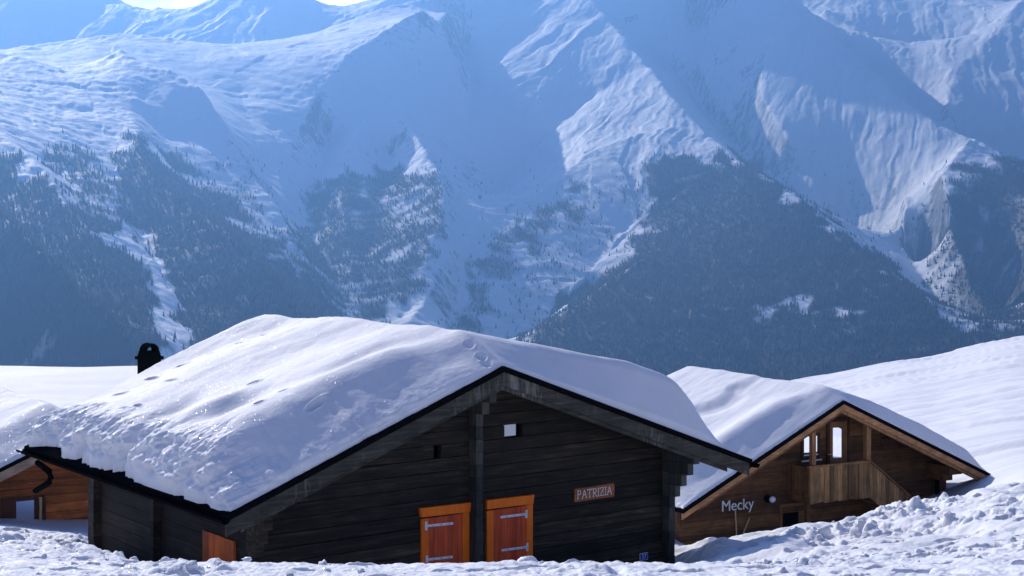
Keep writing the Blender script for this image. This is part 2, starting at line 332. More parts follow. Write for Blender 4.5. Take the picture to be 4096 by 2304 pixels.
VL = [   # valley and gully floors
 [(600,232,6.1),(640,340,5.6),(665,425,5.3),(700,500,4.95),(725,570,4.7),(785,680,4.4),(855,800,4.1),(900,930,3.85)],
 [(1160,110,8.0),(1180,190,7.15),(1178,290,6.55),(1168,370,6.1),(1160,440,5.75),(1155,520,5.35),(1140,620,4.95),(1090,720,4.6),(1040,800,4.3),(980,900,4.0)],
 [(825,360,6.0),(790,470,5.5),(780,560,5.15),(820,660,4.75),(865,780,4.3)],
 [(985,390,5.9),(960,520,5.3),(930,640,4.85),(940,780,4.35)],
 [(1580,570,5.4),(1500,660,5.1),(1420,750,4.8),(1320,860,4.45)],
 [(2280,490,5.9),(2260,610,5.5),(2350,745,5.0),(2450,860,4.7)],
 [(390,300,5.0),(450,430,4.6),(540,520,4.35),(650,625,4.05),(760,770,3.75),(800,860,3.6)],
 [(270,330,4.6),(288,440,4.2),(340,575,3.9),(405,665,3.65),(455,800,3.4)],
 [(120,400,4.1),(215,525,3.7),(270,625,3.5),(350,725,3.3),(430,840,3.05)],
 [(-60,480,3.7),(60,565,3.4),(160,685,3.15),(240,785,2.95)],
 [(-250,190,5.9),(-50,195,5.8),(100,200,5.7),(200,195,5.75),(300,190,5.95),(400,205,5.95),(490,222,6.0),(600,232,6.1)],
 [(-300,230,7.5),(150,225,7.9),(560,225,8.0),(800,180,8.1),(960,130,8.3),(1100,90,8.7)],
 [(1300,110,9.4),(1600,140,9.2),(1800,110,9.0),(2000,120,8.6)],
 [(2100,130,8.1),(2230,190,7.9),(2330,300,7.4),(2440,400,7.0),(2600,500,6.6),(2800,620,6.2)],
 [(1740,60,8.6),(1760,170,7.9),(1830,300,7.3)],
]
def off(pts, dx, dy, dz):
    o = []
    for p in pts:
        q = W3(*p); X_, Y_, Z_ = q[0]+dx, q[1]+dy, q[2]+dz
        o.append((X_, Y_, Z_))
    return o
cons = [np.array([W3(*p) for p in r[0]]) for r in RG]+[np.array([W3(*p) for p in v]) for v in VL]
cons.append(np.array(off(RG[15][0][2:7], 380, 500, -200)+off(RG[15][0][7:], 420, 800, -210)))
cons.append(np.array(off(RG[19][0][3:], -150, 190, -110)))
cons.append(np.array(off(RG[21][0][4:], 260, 160, -170)))
a_lo, a_hi = -.47, .47; l_lo, l_hi = math.log(2350), math.log(10800)
gw, gh = 600, 973
from math import log
def rast(w_, h_):
    S = np.zeros((h_, w_)); Cn = np.zeros((h_, w_))
    for P in cons:
        for p, q in zip(P[:-1], P[1:]):
            n = int(np.hypot(*(q-p)[:2])/4)+2; t = np.linspace(0, 1, n)[:, None]; pp = p+(q-p)*t
            ax = (pp[:, 0]/pp[:, 1]-a_lo)/(a_hi-a_lo)*(w_-1); ly = (np.log(pp[:, 1])-l_lo)/(l_hi-l_lo)*(h_-1)
            i = np.round(ax).astype(int); j = np.round(ly).astype(int); k = (i >= 0) & (i < w_) & (j >= 0) & (j < h_)
            np.add.at(S, (j[k], i[k]), pp[k, 2]); np.add.at(Cn, (j[k], i[k]), 1)
    return Cn > 0, S/np.maximum(Cn, 1)
lev = [(gw//2**k, gh//2**k) for k in range(6)][::-1]
Hs = None
def resample(G, w_, h_):
    y = np.linspace(0, G.shape[0]-1, h_); x = np.linspace(0, G.shape[1]-1, w_)
    j = np.minimum(y.astype(int), G.shape[0]-2); i = np.minimum(x.astype(int), G.shape[1]-2); fy = (y-j)[:, None]; fx = (x-i)[None]
    return (G[j][:, i]*(1-fx)+G[j][:, i+1]*fx)*(1-fy)+(G[j+1][:, i]*(1-fx)+G[j+1][:, i+1]*fx)*fy
for (w_, h_) in lev:
    m_, v_ = rast(w_, h_)
    m_[0, :] = True; v_[0, :] = -950; m_[-1, :] = True; v_[-1, :] = 900
    if Hs is None: Hs = np.full((h_, w_), 0.)
    else: Hs = resample(Hs, w_, h_)
    for it in range(160 if w_ > 200 else 400):
        Hs[m_] = v_[m_]
        Pd = np.pad(Hs, 1, mode='edge'); Hs = (Pd[:-2, 1:-1]+Pd[2:, 1:-1]+Pd[1:-1, :-2]+Pd[1:-1, 2:])*.25
    Hs[m_] = v_[m_]
Pd = np.pad(Hs, 1, mode='edge'); Hs = Hs*.5+(Pd[:-2, 1:-1]+Pd[2:, 1:-1]+Pd[1:-1, :-2]+Pd[1:-1, 2:])*.125
na, nd = 1150, 820
A = np.linspace(a_lo, a_hi, na); Dd = np.exp(np.linspace(l_lo, l_hi, nd))
AA, DD = np.meshgrid(A, Dd)
MX = AA*DD; MY = DD.copy()
# sample the base surface with a slight warp so that crests are not straight
WXn = fbm(MX/420, MY/420, 4, 3)*26; WYn = fbm(MX/420, MY/420, 4, 8)*26
ia_ = np.clip(((MX+WXn)/(MY+WYn)-a_lo)/(a_hi-a_lo)*(gw-1), 0, gw-1.01); jd_ = np.clip((np.log(MY+WYn)-l_lo)/(l_hi-l_lo)*(gh-1), 0, gh-1.01)
i_ = ia_.astype(int); j_ = jd_.astype(int); fa_ = ia_-i_; fd_ = jd_-j_
H = (Hs[j_, i_]*(1-fa_)+Hs[j_, i_+1]*fa_)*(1-fd_)+(Hs[j_+1, i_]*(1-fa_)+Hs[j_+1, i_+1]*fa_)*fd_
# ribs and couloirs running down from the crests
best = np.full(MX.shape, -1e9); DI = np.full(MX.shape, 1e9); SC = np.zeros(MX.shape); AM = np.zeros(MX.shape)
acc = 0
for pts, rib in RG:
    P = np.array([W3(*p) for p in pts])
    for p, q in zip(P[:-1], P[1:]):
        d = q[:2]-p[:2]; Ln = np.hypot(*d)
        u_ = ((MX-p[0])*d[0]+(MY-p[1])*d[1])/Ln**2; tt = np.clip(u_, 0, 1)
        dist = np.hypot(MX-(p[0]+d[0]*tt), MY-(p[1]+d[1]*tt))
        h = p[2]+(q[2]-p[2])*tt-.7*dist
        up = h > best
        best[up] = h[up]; DI[up] = dist[up]; SC[up] = (acc+u_*Ln)[up]; AM[up] = rib
        acc += Ln
    acc += 5555
SC += fbm(MX/260, MY/260, 4, 33)*75
RIB = .9*(.3+.6*perlin(SC/170, DI/1500, 40))+.34*np.abs(perlin(SC/75, DI/480, 44))+.20*(.3+.5*perlin(SC/44, DI/260, 45))+.16*np.abs(perlin(SC/31, DI/220, 47))+.07*np.abs(perlin(SC/13, DI/150, 49))
H -= AM*.62*(RIB-.3)*sstep(0, 220, DI)
crag = sstep(260, 20, DI)
H += fbm(MX/330, MY/330, 4, 50)*11-billow(MX/110, MY/110, 4, 55, .6)*(1.6+13*crag)+fbm(MX/45, MY/45, 3, 60)*(1.5+3*crag)
# forest on the lower spurs
XD = (MX/MY*F+2048)/K; YD = (HY-H/MY*F)/K
XD = XD+fbm(MX/150, MY/150, 5, 70, .6)*85; YD = YD+fbm(MX/100, MY/200, 5, 72, .6)*110
polys = [
 ([(0,400),(120,470),(230,540),(300,620),(370,720),(400,870),(300,980),(-900,980),(-900,300)], .95),
 ([(90,370),(180,365),(260,430),(292,500),(325,575),(230,530),(150,450)], .7),
 ([(345,335),(420,400),(520,480),(620,560),(720,650),(800,720),(850,790),(900,880),(480,900),(430,720),(390,620),(320,540),(300,470),(310,400)], 1.0),
 ([(420,400),(560,400),(700,560),(800,700),(620,560)], .3),
 ([(870,430),(1000,440),(1110,450),(1112,560),(1050,700),(990,800),(980,900),(850,900),(760,720),(740,600),(790,480)], .75),
 ([(1120,830),(1200,665),(1290,562),(1420,480),(1500,450),(1440,560),(1300,640),(1200,840)], .6),
 ([(1400,480),(1640,420),(1600,560),(1400,760),(1330,860),(1180,860),(1250,700)], .22),
 ([(1600,405),(1700,395),(1850,395),(1920,435),(2170,620),(2310,735),(2480,865),(2500,1100),(1400,1100),(1300,860),(1500,700),(1610,600),(1640,480)], 1.0),
 ([(2390,430),(2520,395),(2640,430),(3300,520),(3300,1000),(2500,900),(2400,700),(2380,560)], .85),
 ([(2300,600),(2380,560),(2450,700),(2430,820),(2340,740)], .45)]
holes = [[(1870,790),(1960,765),(2050,745),(2045,775),(1960,800),(1890,812)], [(2110,775),(2200,762),(2195,790),(2130,800)]]
def inside(poly):
    c = np.zeros(XD.shape, bool); n = len(poly)
    for k in range(n):
        (x1, y1), (x2, y2) = poly[k], poly[(k+1) % n]
        cr = ((y1 > YD) != (y2 > YD)) & (XD < (x2-x1)*(YD-y1)/((y2-y1) or 1e-9)+x1); c ^= cr
    return c
fm = np.zeros(MX.shape)
for pl, dn_ in polys: fm = np.maximum(fm, inside(pl)*dn_)
streak = fbm(SC/26, DI/420, 3, 79)
dn2 = fm > .9
fm = np.clip(fm*1.25-sstep(.0, .4, streak)*np.where(dn2, .62, 1.0)-sstep(.05, .4, fbm(MX/70, MY/110, 4, 83))*np.where(dn2, .2, .6), 0, 1)
for pl in holes: fm[inside(pl)] = 0
for _ in range(5): fm = (fm+np.roll(fm, 1, 0)+np.roll(fm, -1, 0)+np.roll(fm, 1, 1)+np.roll(fm, -1, 1))/5
gy, gx = np.gradient(H); dyy = np.gradient(MY, axis=0); dxx = np.gradient(MX, axis=1)
sl = np.hypot(gx/dxx, gy/dyy)
rock = np.clip(.30*(sl-.75), 0, .4)+.20*sstep(-.1, .5, fbm(MX/350, MY/350, 4, 90))+.14*sstep(130, 20, DI)
tl = np.full(MX.shape, 180.)
mt = grid_object('mountains', MX, MY, H, M['mountain'], attrs={'forest': fm, 'rock': rock}); tag(mt, kind='structure')
# trees of the far forest: one mass of small conifers
rs = np.random.RandomState(5)
NT = 620000
ia = rs.rand(NT)*(na-2); idd = rs.rand(NT)*(nd-2)
i0 = ia.astype(int); j0 = idd.astype(int)
dens = fm[j0, i0]; area = (DD[j0, i0]/5000)**2
zz = H[j0, i0]; yy = MY[j0, i0]
rowp = HY-zz/yy*F
keep = (rs.rand(NT) < (np.clip(dens, 0, 1)**1.3*.8+.006*(zz < tl[j0, i0]+60))*np.clip(area, .15, 1.2)) & (rowp < 1640) & (yy < 7200) & (np.abs(MX[j0, i0]/yy) < .46)
i0 = i0[keep]; j0 = j0[keep]; fa = ia[keep]-i0; fd = idd[keep]-j0
def bil(G): return (G[j0, i0]*(1-fa)+G[j0, i0+1]*fa)*(1-fd)+(G[j0+1, i0]*(1-fa)+G[j0+1, i0+1]*fa)*fd
tx, ty, tz = bil(MX), bil(MY), bil(H); nT = len(tx)
print('trees', nT)
hh = 7+rs.rand(nT)**1.5*12; rr = hh*(.15+rs.rand(nT)*.07); ph = rs.rand(nT)*6.28
V = np.zeros((nT, 6, 3)); 
for k in range(5):
    V[:, k, 0] = tx+rr*np.cos(ph+k*1.2566); V[:, k, 1] = ty+rr*np.sin(ph+k*1.2566); V[:, k, 2] = tz-1.5
V[:, 5, 0] = tx; V[:, 5, 1] = ty; V[:, 5, 2] = tz+hh
base = np.arange(nT)[:, None, None]*6
tri = np.array([[k, (k+1) % 5, 5] for k in range(5)])[None]+base
tri = tri.reshape(-1, 3)
me = bpy.data.meshes.new('forest'); me.vertices.add(nT*6); me.vertices.foreach_set('co', V.astype(np.float32).ravel())
me.loops.add(tri.size); me.loops.foreach_set('vertex_index', tri.ravel().astype(np.int32))
me.polygons.add(len(tri)); me.polygons.foreach_set('loop_start', np.arange(0, tri.size, 3, dtype=np.int32)); me.polygons.foreach_set('loop_total', np.full(len(tri), 3, np.int32))
me.update(calc_edges=True); me.materials.append(M['tree'])
fo = bpy.data.objects.new('forest', me); col.objects.link(fo)
tag(fo, 'dark conifer forest covering the lower mountain slopes', 'forest', kind='stuff')

# ------------------------------------------------------------------ near snow ground
prof = {
 -.60: [(-60,14),(-10,-.5),(0,-1.6),(8,-2.2),(16,-3.3),(24,-4.6),(36,-6.5),(80,-7.6),(100,-9),(140,-32),(200,-60)],
 -.342:[(-60,14),(-10,-.5),(0,-1.6),(8,-2.2),(12,-2.75),(16,-3.48),(20,-4.12),(23.5,-4.78),(25,-5.3),(27,-5.65),(31,-6.3),(36,-7.1),(45,-7.4),(80,-7.76),(90,-8.3),(140,-32),(200,-60)],
 -.295:[(-60,14),(-10,-.5),(0,-1.6),(8,-2.2),(12,-2.78),(16,-3.5),(20,-4.27),(23,-4.85),(26,-5.55),(30,-6.2),(36,-7.3),(45,-7.5),(80,-7.7),(90,-8.3),(140,-32),(200,-60)],
 -.265:[(-60,14),(-10,-.5),(0,-1.6),(8,-2.2),(12,-2.8),(15,-3.33),(19,-4.15),(22,-4.9),(26,-5.75),(31,-6.7),(36,-7.4),(45,-7.6),(80,-7.65),(90,-8.3),(140,-32),(200,-60)],
 -.225:[(-60,14),(-10,-.5),(0,-1.6),(8,-2.2),(12,-2.8),(14,-3.11),(17,-4.2),(22,-5.9),(30,-7.2),(36,-7.6),(80,-7.6),(90,-8.3),(140,-32),(200,-60)],
 -.10: [(-60,14),(-10,-.5),(0,-1.6),(8,-2.2),(12,-2.8),(14,-3.13),(16,-4.0),(20,-5.9),(26,-6.6),(40,-8.5),(80,-9.5),(140,-26),(200,-60)],
 .03:  [(-60,14),(-10,-.5),(0,-1.6),(8,-2.2),(12,-2.8),(14,-3.10),(16,-4.0),(20,-5.9),(26,-6.6),(40,-8.5),(80,-11),(140,-22),(200,-60)],
 .105: [(-60,14),(-10,-.5),(0,-1.6),(8,-2.2),(12,-2.8),(14,-3.12),(16,-3.9),(20,-5.2),(24,-5.7),(28,-5.98),(31,-7.0),(40,-8.4),(60,-10),(140,-18),(200,-50)],
 .14:  [(-60,14),(-10,-.5),(0,-1.6),(8,-2.2),(12,-2.8),(14,-3.12),(16,-3.75),(19,-4.35),(24,-5.1),(28,-5.78),(31,-7.2),(40,-9.2),(60,-10),(140,-16),(180,-30)],
 .20:  [(-60,14),(-10,-.5),(0,-1.6),(8,-2.2),(12,-2.8),(14,-3.12),(18,-3.95),(24,-4.92),(28,-5.40),(31,-6.7),(36,-8.3),(42,-9.0),(60,-9.5),(100,-12.2),(140,-14.2),(180,-25)],
 .27:  [(-60,14),(-10,-.5),(0,-1.6),(8,-2.2),(12,-2.75),(18,-3.8),(24,-4.62),(29,-5.1),(32,-6.4),(36,-7.9),(44,-8.4),(60,-8.7),(100,-10.8),(140,-12.4),(170,-18)],
 .342: [(-60,14),(-10,-.5),(0,-1.6),(8,-2.2),(12,-2.7),(18,-3.6),(24,-4.25),(30,-4.87),(34,-5.9),(45,-7.2),(60,-8.0),(100,-9.4),(140,-10.2),(165,-14)],
 .60:  [(-60,14),(-10,-.5),(0,-1.6),(8,-2.1),(18,-3.2),(30,-4.2),(60,-5.5),(100,-6),(140,-5),(165,-9)],
}
yf = np.linspace(-60, 220, 5601)          # 5 cm
rows = []
for a in sorted(prof):
    p = prof[a] + [(260, prof[a][-1][1]-40)]
    z = np.interp(yf, [q[0] for q in p], [q[1] for q in p])
    ker = np.hanning(33); ker /= ker.sum(); zs = np.convolve(np.pad(z, 16, mode='edge'), ker, 'valid')
    rows.append(zs)
rows = np.array(rows); pa = np.array(sorted(prof))
def ground(X, Y):
    a = np.clip(X/np.maximum(Y+2*sstep(10, 2, Y), 6), -.599, .599)
    i = np.clip(np.searchsorted(pa, a)-1, 0, len(pa)-2); t = (a-pa[i])/(pa[i+1]-pa[i]); t = t*.6+.4*t*t*(3-2*t)
    fy = np.clip((Y+60)/.05, 0, len(yf)-2); j = fy.astype(int); g = fy-j
    z = (rows[i, j]*(1-t)+rows[i+1, j]*t)*(1-g)+(rows[i, j+1]*(1-t)+rows[i+1, j+1]*t)*g
    far = np.maximum(Y-190, 0)
    return z-far*.42
def near_relief(X, Y):
    a = X/np.maximum(Y, 4)
    near = sstep(36, 30, Y)*sstep(3, 8, Y)
    m = sstep(-.15, .35, fbm(X/2.2, Y/2.8, 3, 101))
    rightbank = sstep(.1, .16, a); 
    rough = np.clip(.22+.9*m, 0, 1.1)
    rough = rough+(.55-.3*m)*sstep(18, 14, Y)+.8*sstep(-.2, -.26, a)*sstep(14, 17, Y)
    z = near*rough*(billow(X/.42, Y/.55, 4, 110, .55)-.3)*.20*(.55+.5*sstep(16, 26, Y))
    z += near*((billow(X/1.6, Y/1.5, 3, 120)-.25)*.34-.05-.17*sstep(.17, .26, a))*sstep(15, 20, Y)
    # broken chunks
    c = perlin(X/.23+50, Y/.28, 130); z += near*m*.05*sstep(.15, .7, c)*(1+.5*sstep(18, 26, Y))
    c = perlin(X/.55+50, Y/.6, 133); z += near*rightbank*m*.13*sstep(.15, .8, c)*sstep(14, 20, Y)
    # trodden holes
    c = perlin(X/.5, Y/.45+30, 140); z -= near*.16*sstep(.30, .55, c)
    # rolling drifts farther out
    fr = sstep(34, 50, Y)*sstep(260, 150, Y)
    z += fr*(fbm(X/28, Y/16, 3, 150)*.55+fbm(X/9, Y/2.2, 3, 155)*.10)
    piste = sstep(.2, .3, a)*fr
    z += fr*sstep(.1, .2, a)*.13*sstep(.0, .25, perlin((Y+X*.35+fbm(X/50, Y/50, 2, 162)*8)/1.7, X/90, 163))
    z += piste*(.15*np.abs(perlin((Y+X*.25)/2.6+1.5*fbm(X/40, Y/40, 2, 160), X/60, 161)))
    return z
s_in = np.linspace(-.40, .40, 1050)
s_out = np.concatenate([.40+(np.linspace(0, 1, 60)[1:])**2*5.6])
sg = np.concatenate([-s_out[::-1], s_in, s_out])
yg = np.concatenate([np.linspace(-60, 10.5, 70)[:-1], np.linspace(10.5, 16.5, 260)[:-1], np.linspace(16.5, 36, 380)[:-1], np.linspace(36, 60, 110)[:-1], np.linspace(60, 170, 220)[:-1], [172, 176, 182, 190, 205, 230, 300, 450, 700, 1100, 1700, 2450]])
SG, GY = np.meshgrid(sg, yg)
WW = np.where(GY > 0, GY+1.5*np.exp(-np.maximum(GY, 0)/8)+.0, 1.5) + np.where(GY < 0, -GY*.0+0, 0)+ 6*sstep(10, 0, GY)
GX = SG*WW
GZ = ground(GX, np.minimum(GY, 219.9))-np.maximum(GY-219.9, 0)*.42+near_relief(GX, GY)
GZ = np.maximum(GZ, -1060)
gr = grid_object('snow_ground', GX, GY, GZ, M['snow']); tag(gr, kind='structure')

# loose clods thrown up on the banks: too many to count
def clods(n, seed):
    r_ = np.random.RandomState(seed)
    bm = bmesh.new(); bmesh.ops.create_icosphere(bm, subdivisions=2, radius=1); bv = np.array([v.co[:] for v in bm.verts]); bf = np.array([[v.index for v in f.verts] for f in bm.faces]); bm.free()
    a = r_.uniform(-.40, .40, n*14); Yc = np.where(r_.rand(n*14) < .45, r_.uniform(11.3, 15.5, n*14), r_.uniform(15, 31, n*14)); Xc = a*Yc
    m = sstep(-.05, .4, fbm(Xc/2.2, Yc/2.8, 3, 101))
    cl = sstep(.0, .35, perlin(Xc/.7, Yc/.9, 171))
    ok = (Yc < 15.5) | (a > .10) | ((a < -.235) & (Yc < 23.5))
    k = np.where(ok & (r_.rand(n*14) < (.03+.97*m)*(.04+.96*cl)))[0][:n]
    Xc, Yc = Xc[k], Yc[k]; nn = len(k)
    sz = (.008+.040*r_.rand(nn)**3.5)*(1+.9*sstep(15, 24, Yc))
    Zc = ground(Xc, Yc)+near_relief(Xc, Yc)
    sc = np.stack([sz*r_.uniform(.8, 1.5, nn), sz*r_.uniform(.8, 1.4, nn), sz*r_.uniform(.6, 1.15, nn)], 1)
    ang = r_.uniform(0, 6.28, nn); V_ = np.empty((nn, len(bv), 3))
    ph_ = r_.uniform(0, 50, nn)
    for i, b_ in enumerate(bv):
        g = 1+.55*perlin(b_[0]*1.3+ph_, b_[1]*1.3+b_[2]*1.9+ph_*.7, 180)+.28*perlin(b_[0]*3.1+ph_, b_[1]*3.1+b_[2]*2.9, 182)
        x = b_[0]*sc[:, 0]*g; y = b_[1]*sc[:, 1]*g
        V_[:, i, 0] = Xc+x*np.cos(ang)-y*np.sin(ang); V_[:, i, 1] = Yc+x*np.sin(ang)+y*np.cos(ang); V_[:, i, 2] = Zc-sz*.05+b_[2]*sc[:, 2]*g
    T_ = (bf[None]+(np.arange(nn)*len(bv))[:, None, None]).reshape(-1, 3)
    me = bpy.data.meshes.new('snow_clods'); me.vertices.add(nn*len(bv)); me.vertices.foreach_set('co', V_.astype(np.float32).ravel())
    me.loops.add(T_.size); me.loops.foreach_set('vertex_index', T_.ravel().astype(np.int32))
    me.polygons.add(len(T_)); me.polygons.foreach_set('loop_start', np.arange(0, T_.size, 3, dtype=np.int32)); me.polygons.foreach_set('loop_total', np.full(len(T_), 3, np.int32))
    me.update(calc_edges=True); me.polygons.foreach_set('use_smooth', np.ones(len(T_), bool)); me.materials.append(M['snow'])
    o = bpy.data.objects.new('snow_clods', me); col.objects.link(o); tag(o, 'loose broken clods of snow strewn over the trodden banks', 'snow', kind='stuff')
clods(1900, 77)

# ------------------------------------------------------------------ houses
class House:
    def __init__(s, name, label, cat, x0, y0, Y0, vpx, base):
        n = math.hypot(vpx-2048, F); s.u = ((vpx-2048)/n, F/n); s.v = (-s.u[1], s.u[0])
        s.P = ((x0-2048)/F*Y0, Y0); s.base = base
        s.root = empty(name, (s.P[0], s.P[1], base), math.atan2(s.u[1], s.u[0])); tag(s.root, label, cat)
    def loc(s, px, py, y=0):                 # picture point -> (x, z) in the vertical plane at local y
        k = (px-2048)/F; a = s.P[0]+s.v[0]*y; b = s.P[1]+s.v[1]*y
        t = (k*b-a)/(s.u[0]-k*s.u[1]); Y = b+s.u[1]*t
        return t, -(py-HY)/F*Y-s.base
    def locs(s, px, py, x=0):                # picture point -> (y, z) in the vertical plane at local x
        k = (px-2048)/F; a = s.P[0]+s.u[0]*x; b = s.P[1]+s.u[1]*x
        t = (k*b-a)/(s.v[0]-k*s.v[1]); Y = b+s.v[1]*t
        return t, -(py-HY)/F*Y-s.base
    def onroof(s, px, py, zA, xa, slope, side=-1):    # picture point -> local x,y on the left or right slope
        k = (px-2048)/F; m = -(py-HY)/F
        # unknown x,y : X = Px+ux x+vx y ; Y = Py+uy x+vy y ; X=kY ; z+base=mY ; z = zA - slope*|x-xa|
        A_ = np.array([[s.u[0]-k*s.u[1], s.v[0]-k*s.v[1]], [-side*slope-m*s.u[1], -m*s.v[1]]])
        B_ = np.array([k*s.P[1]-s.P[0], m*s.P[1]-s.base-zA-side*slope*xa])
        return np.linalg.solve(A_, B_)
def boards(mb, xl, xr, z0, z1, bh, y0, y1, holes=(), rnd=random.Random(1), gap=.011, skew=0):
    """horizontal boards between the lines xl(z), xr(z)"""
    z = z0
    while z < z1-.02:
        zt = min(z+bh, z1); j = rnd.uniform(0, .008)
        segs = [(None, None)]
        for (hx0, hx1, hz0, hz1) in holes:
            if z+bh*.4 > hz0 and zt-bh*.4 < hz1: segs = [(None, hx0), (hx1, None)]
        for (a, b) in segs:
            a0, a1 = (xl(z), xl(zt)) if a is None else (a, a); b0, b1 = (xr(z), xr(zt)) if b is None else (b, b)
            if b0-a0 < .02: continue
            mb.prism([(a0, z), (b0, z), (max(b1, a1+.005), zt-gap), (a1, zt-gap)], y0-j, y1)
        z = zt
    # dark backing so that joints do not leak light
def side_boards(mb, x0, x1, ya, yb, z0, z1, bh, rnd=random.Random(2), gap=.007):
    z = z0
    while z < z1-.02:
        zt = min(z+bh, z1); j = rnd.uniform(0, .008)
        mb.box(x0-j, x1, ya, yb, z, zt-gap); z = zt
def gable_roof(h, xa, zA, xr, zL, zR, len_, th, y0, mat, name='roof'):
    """roof covering, top surface through (0,zL),(xa,zA),(xr,zR)"""
    mb = MB()
    mb.prism([(0, zL), (xa, zA), (xa, zA-th), (0, zL-th)], y0, len_)
    mb.prism([(xa, zA), (xr, zR), (xr, zR-th), (xa, zA-th)], y0, len_)
    return mb.build(name, mat, h.root)
def barge(h, xa, zA, xe, zE, ht, y0, y1, drop, mat, name='bargeboard', plumb=True, xe2=None):
    mb = MB(); mb.prism([(xe, zE-drop), (xa, zA-drop), (xa, zA-drop-ht), (xe, zE-drop-ht)], y0, y1)
    return mb.build(name, mat, h.root, bevel=.004)
def roof_snow(h, name, label, x0, x1, y0, y1, zroof, thick, insL, insR, insF, insB, nx, ny, dents, mat, rgh, bL=.5, bR=.5, bF=.9, bB=.6, extra=None, rockL=1.0):
    def ease(n, p):
        t = np.linspace(0, 1, n); return t+p*np.sin(2*np.pi*t)/(-2*np.pi)
    U = ease(nx, .55); V = ease(ny, .6)
    UU, VV = np.meshgrid(U, V)
    yl = y0+(y1-y0)*VV
    xl = x0+insL(yl); xr = x1-insR(yl)
    X = xl+(xr-xl)*UU
    yf_ = y0+insF(X); yb_ = y1-insB(X)
    Y = yf_+(yb_-yf_)*VV
    dl = X-xl; dr = xr-X; df = Y-yf_; db = yb_-Y
    def q(d, b, p=.5): t = np.clip(d/b, 0, 1); return (1-(1-t)**2)**p
    T = thick(X, Y)
    def lin(t): t = np.clip(t, 0, 1.25); return .10*sstep(0, .06, t)+.90*np.where(t < .85, t/1.02, 1-((1.25-t)/.4)**2*.1667)
    e = q(dl, bL)*q(dr, bR)*np.clip(lin(df/(bF(X) if callable(bF) else bF)), 0, 1)*q(db, bB)
    Z = zroof(X)+T*e
    edge = np.minimum(np.minimum(dl, dr*2), df)
    rg = sstep(.0, .12, edge)*sstep(.95, .35, np.minimum(dl, .35+df*.8))
    rg = rg*(.18+.82*sstep(1.5, .6, np.minimum(dl, 5)+.0*df))
    Z += rg*rgh*.45*(fbm(X/.3, Y/.3, 4, 201)*.5+(billow(X/.45, Y/.45, 3, 205)-.2)*.9)*rockL
    Z += (fbm(X/1.7, Y/1.2, 3, 211)*.055+fbm(X/.45, Y/.45, 3, 215)*.008)*sstep(0, .5, edge)
    if extra is not None: Z += extra(X, Y)
    for (dx, dy, lx, ly, an, dep) in dents:
        ca, sa = math.cos(an), math.sin(an)
        a = ((X-dx)*ca+(Y-dy)*sa)/lx; b = (-(X-dx)*sa+(Y-dy)*ca)/ly
        r2 = a*a+b*b
        Z -= dep*np.exp(-r2**2*.8); Z += dep*.25*np.exp(-((np.sqrt(r2)-1.35)/.3)**2)
    if rgh > .1:      # clumps and hollows on the broken face above the eave
        mk = sstep(.0, .05, dl)*sstep(1.0, .25, dl)
        hz_ = Z-zroof(X)
        X = X-mk*(.20*fbm(Y/.5, hz_/.35+X*.6, 4, 251)+.20*(billow(Y/.42+5, hz_/.3+X*.9, 3, 255)-.25))
        mf = sstep(.0, .05, df)*sstep(.8, .2, df)*sstep(6, 2, X)
        Y = Y-mf*.06*fbm(X/.3, hz_/.2, 4, 258)
    Z[0, :] = zroof(X[0, :])-.004; Z[-1, :] = zroof(X[-1, :])-.004; Z[:, 0] = zroof(X[:, 0])-.004; Z[:, -1] = zroof(X[:, -1])-.004
    Z = np.maximum(Z, zroof(X)-.004)
    cx, cy = h.u; 
    o = grid_object(name, X, Y, Z, mat); o.location = h.root.location; o.rotation_euler = h.root.rotation_euler
    tag(o, label, 'snow'); return o

# ---- main chalet
B1 = -7.4
h1 = House('chalet', 'dark charred-wood chalet with orange framed shutters in the centre', 'chalet', 900, 2120, 20.0, 9960, B1)
xa, zAp = h1.loc(2009, 1486); xe, zre = h1.loc(2992, 1852); zle = h1.loc(903, 2083)[1]
print('main', xa, zAp+B1, xe, zre+B1, zle+B1)
TH = .085
LEN = 7.80; CH = 8.15; WY = .78
zA = zAp+TH; zL = zle+TH; zR = zre+TH
sL = (zA-zL)/xa; sR = (zA-zR)/(xe-xa)
gable_roof(h1, xa, zA, xe+.04, zL, zR-sR*.04, LEN, TH, -.07, M['black'])
barge(h1, xa, zA, .0, zL, .21, -.04, 0, TH+.002, M['barge']); barge(h1, xa, zA, xe, zR, .21, -.04, 0, TH+.002, M['barge'])
b = barge(h1, xa, zA, .25, zL+sL*.25, .11, .002, .05, TH+.17, M['barge'], 'rafter'); b = barge(h1, xa, zA, xe-.5, zR+sR*.5, .11, .002, .05, TH+.17, M['barge'], 'rafter')
WL, WR, WB = .70, 8.78, 6.62
def zunder(x): return np.where(x < xa, zA-sL*(xa-x), zA-sR*(x-xa))-TH-.10
def xlf(z): return max(WL, xa-(zA-TH-.10-z)/sL)
def xrf(z): return min(WR-.13, xa+(zA-TH-.10-z)/sR)
hx0, hz1 = h1.loc(2017, 1695, WY); hx1, hz0 = h1.loc(2090, 1744, WY)
gx0, gz1 = h1.loc(1695, 1727, WY); gx1, gz0 = h1.loc(1765, 1780, WY)
bh = hz1-hz0-.0; bh = .205
z0b = hz0-math.ceil((hz0-1.2)/bh)*bh
print('bh', hz1-hz0, gz1-gz0)
mb = MB(); boards(mb, xlf, xrf, z0b, float(zA-TH-.12), bh, WY, WY+.1, [(hx0, hx1, hz0+.005, hz0+bh-.005), (gx0, gx1, hz0-bh+.005, hz0-.005)])
mb.build('wall', M['dark'], h1.root)
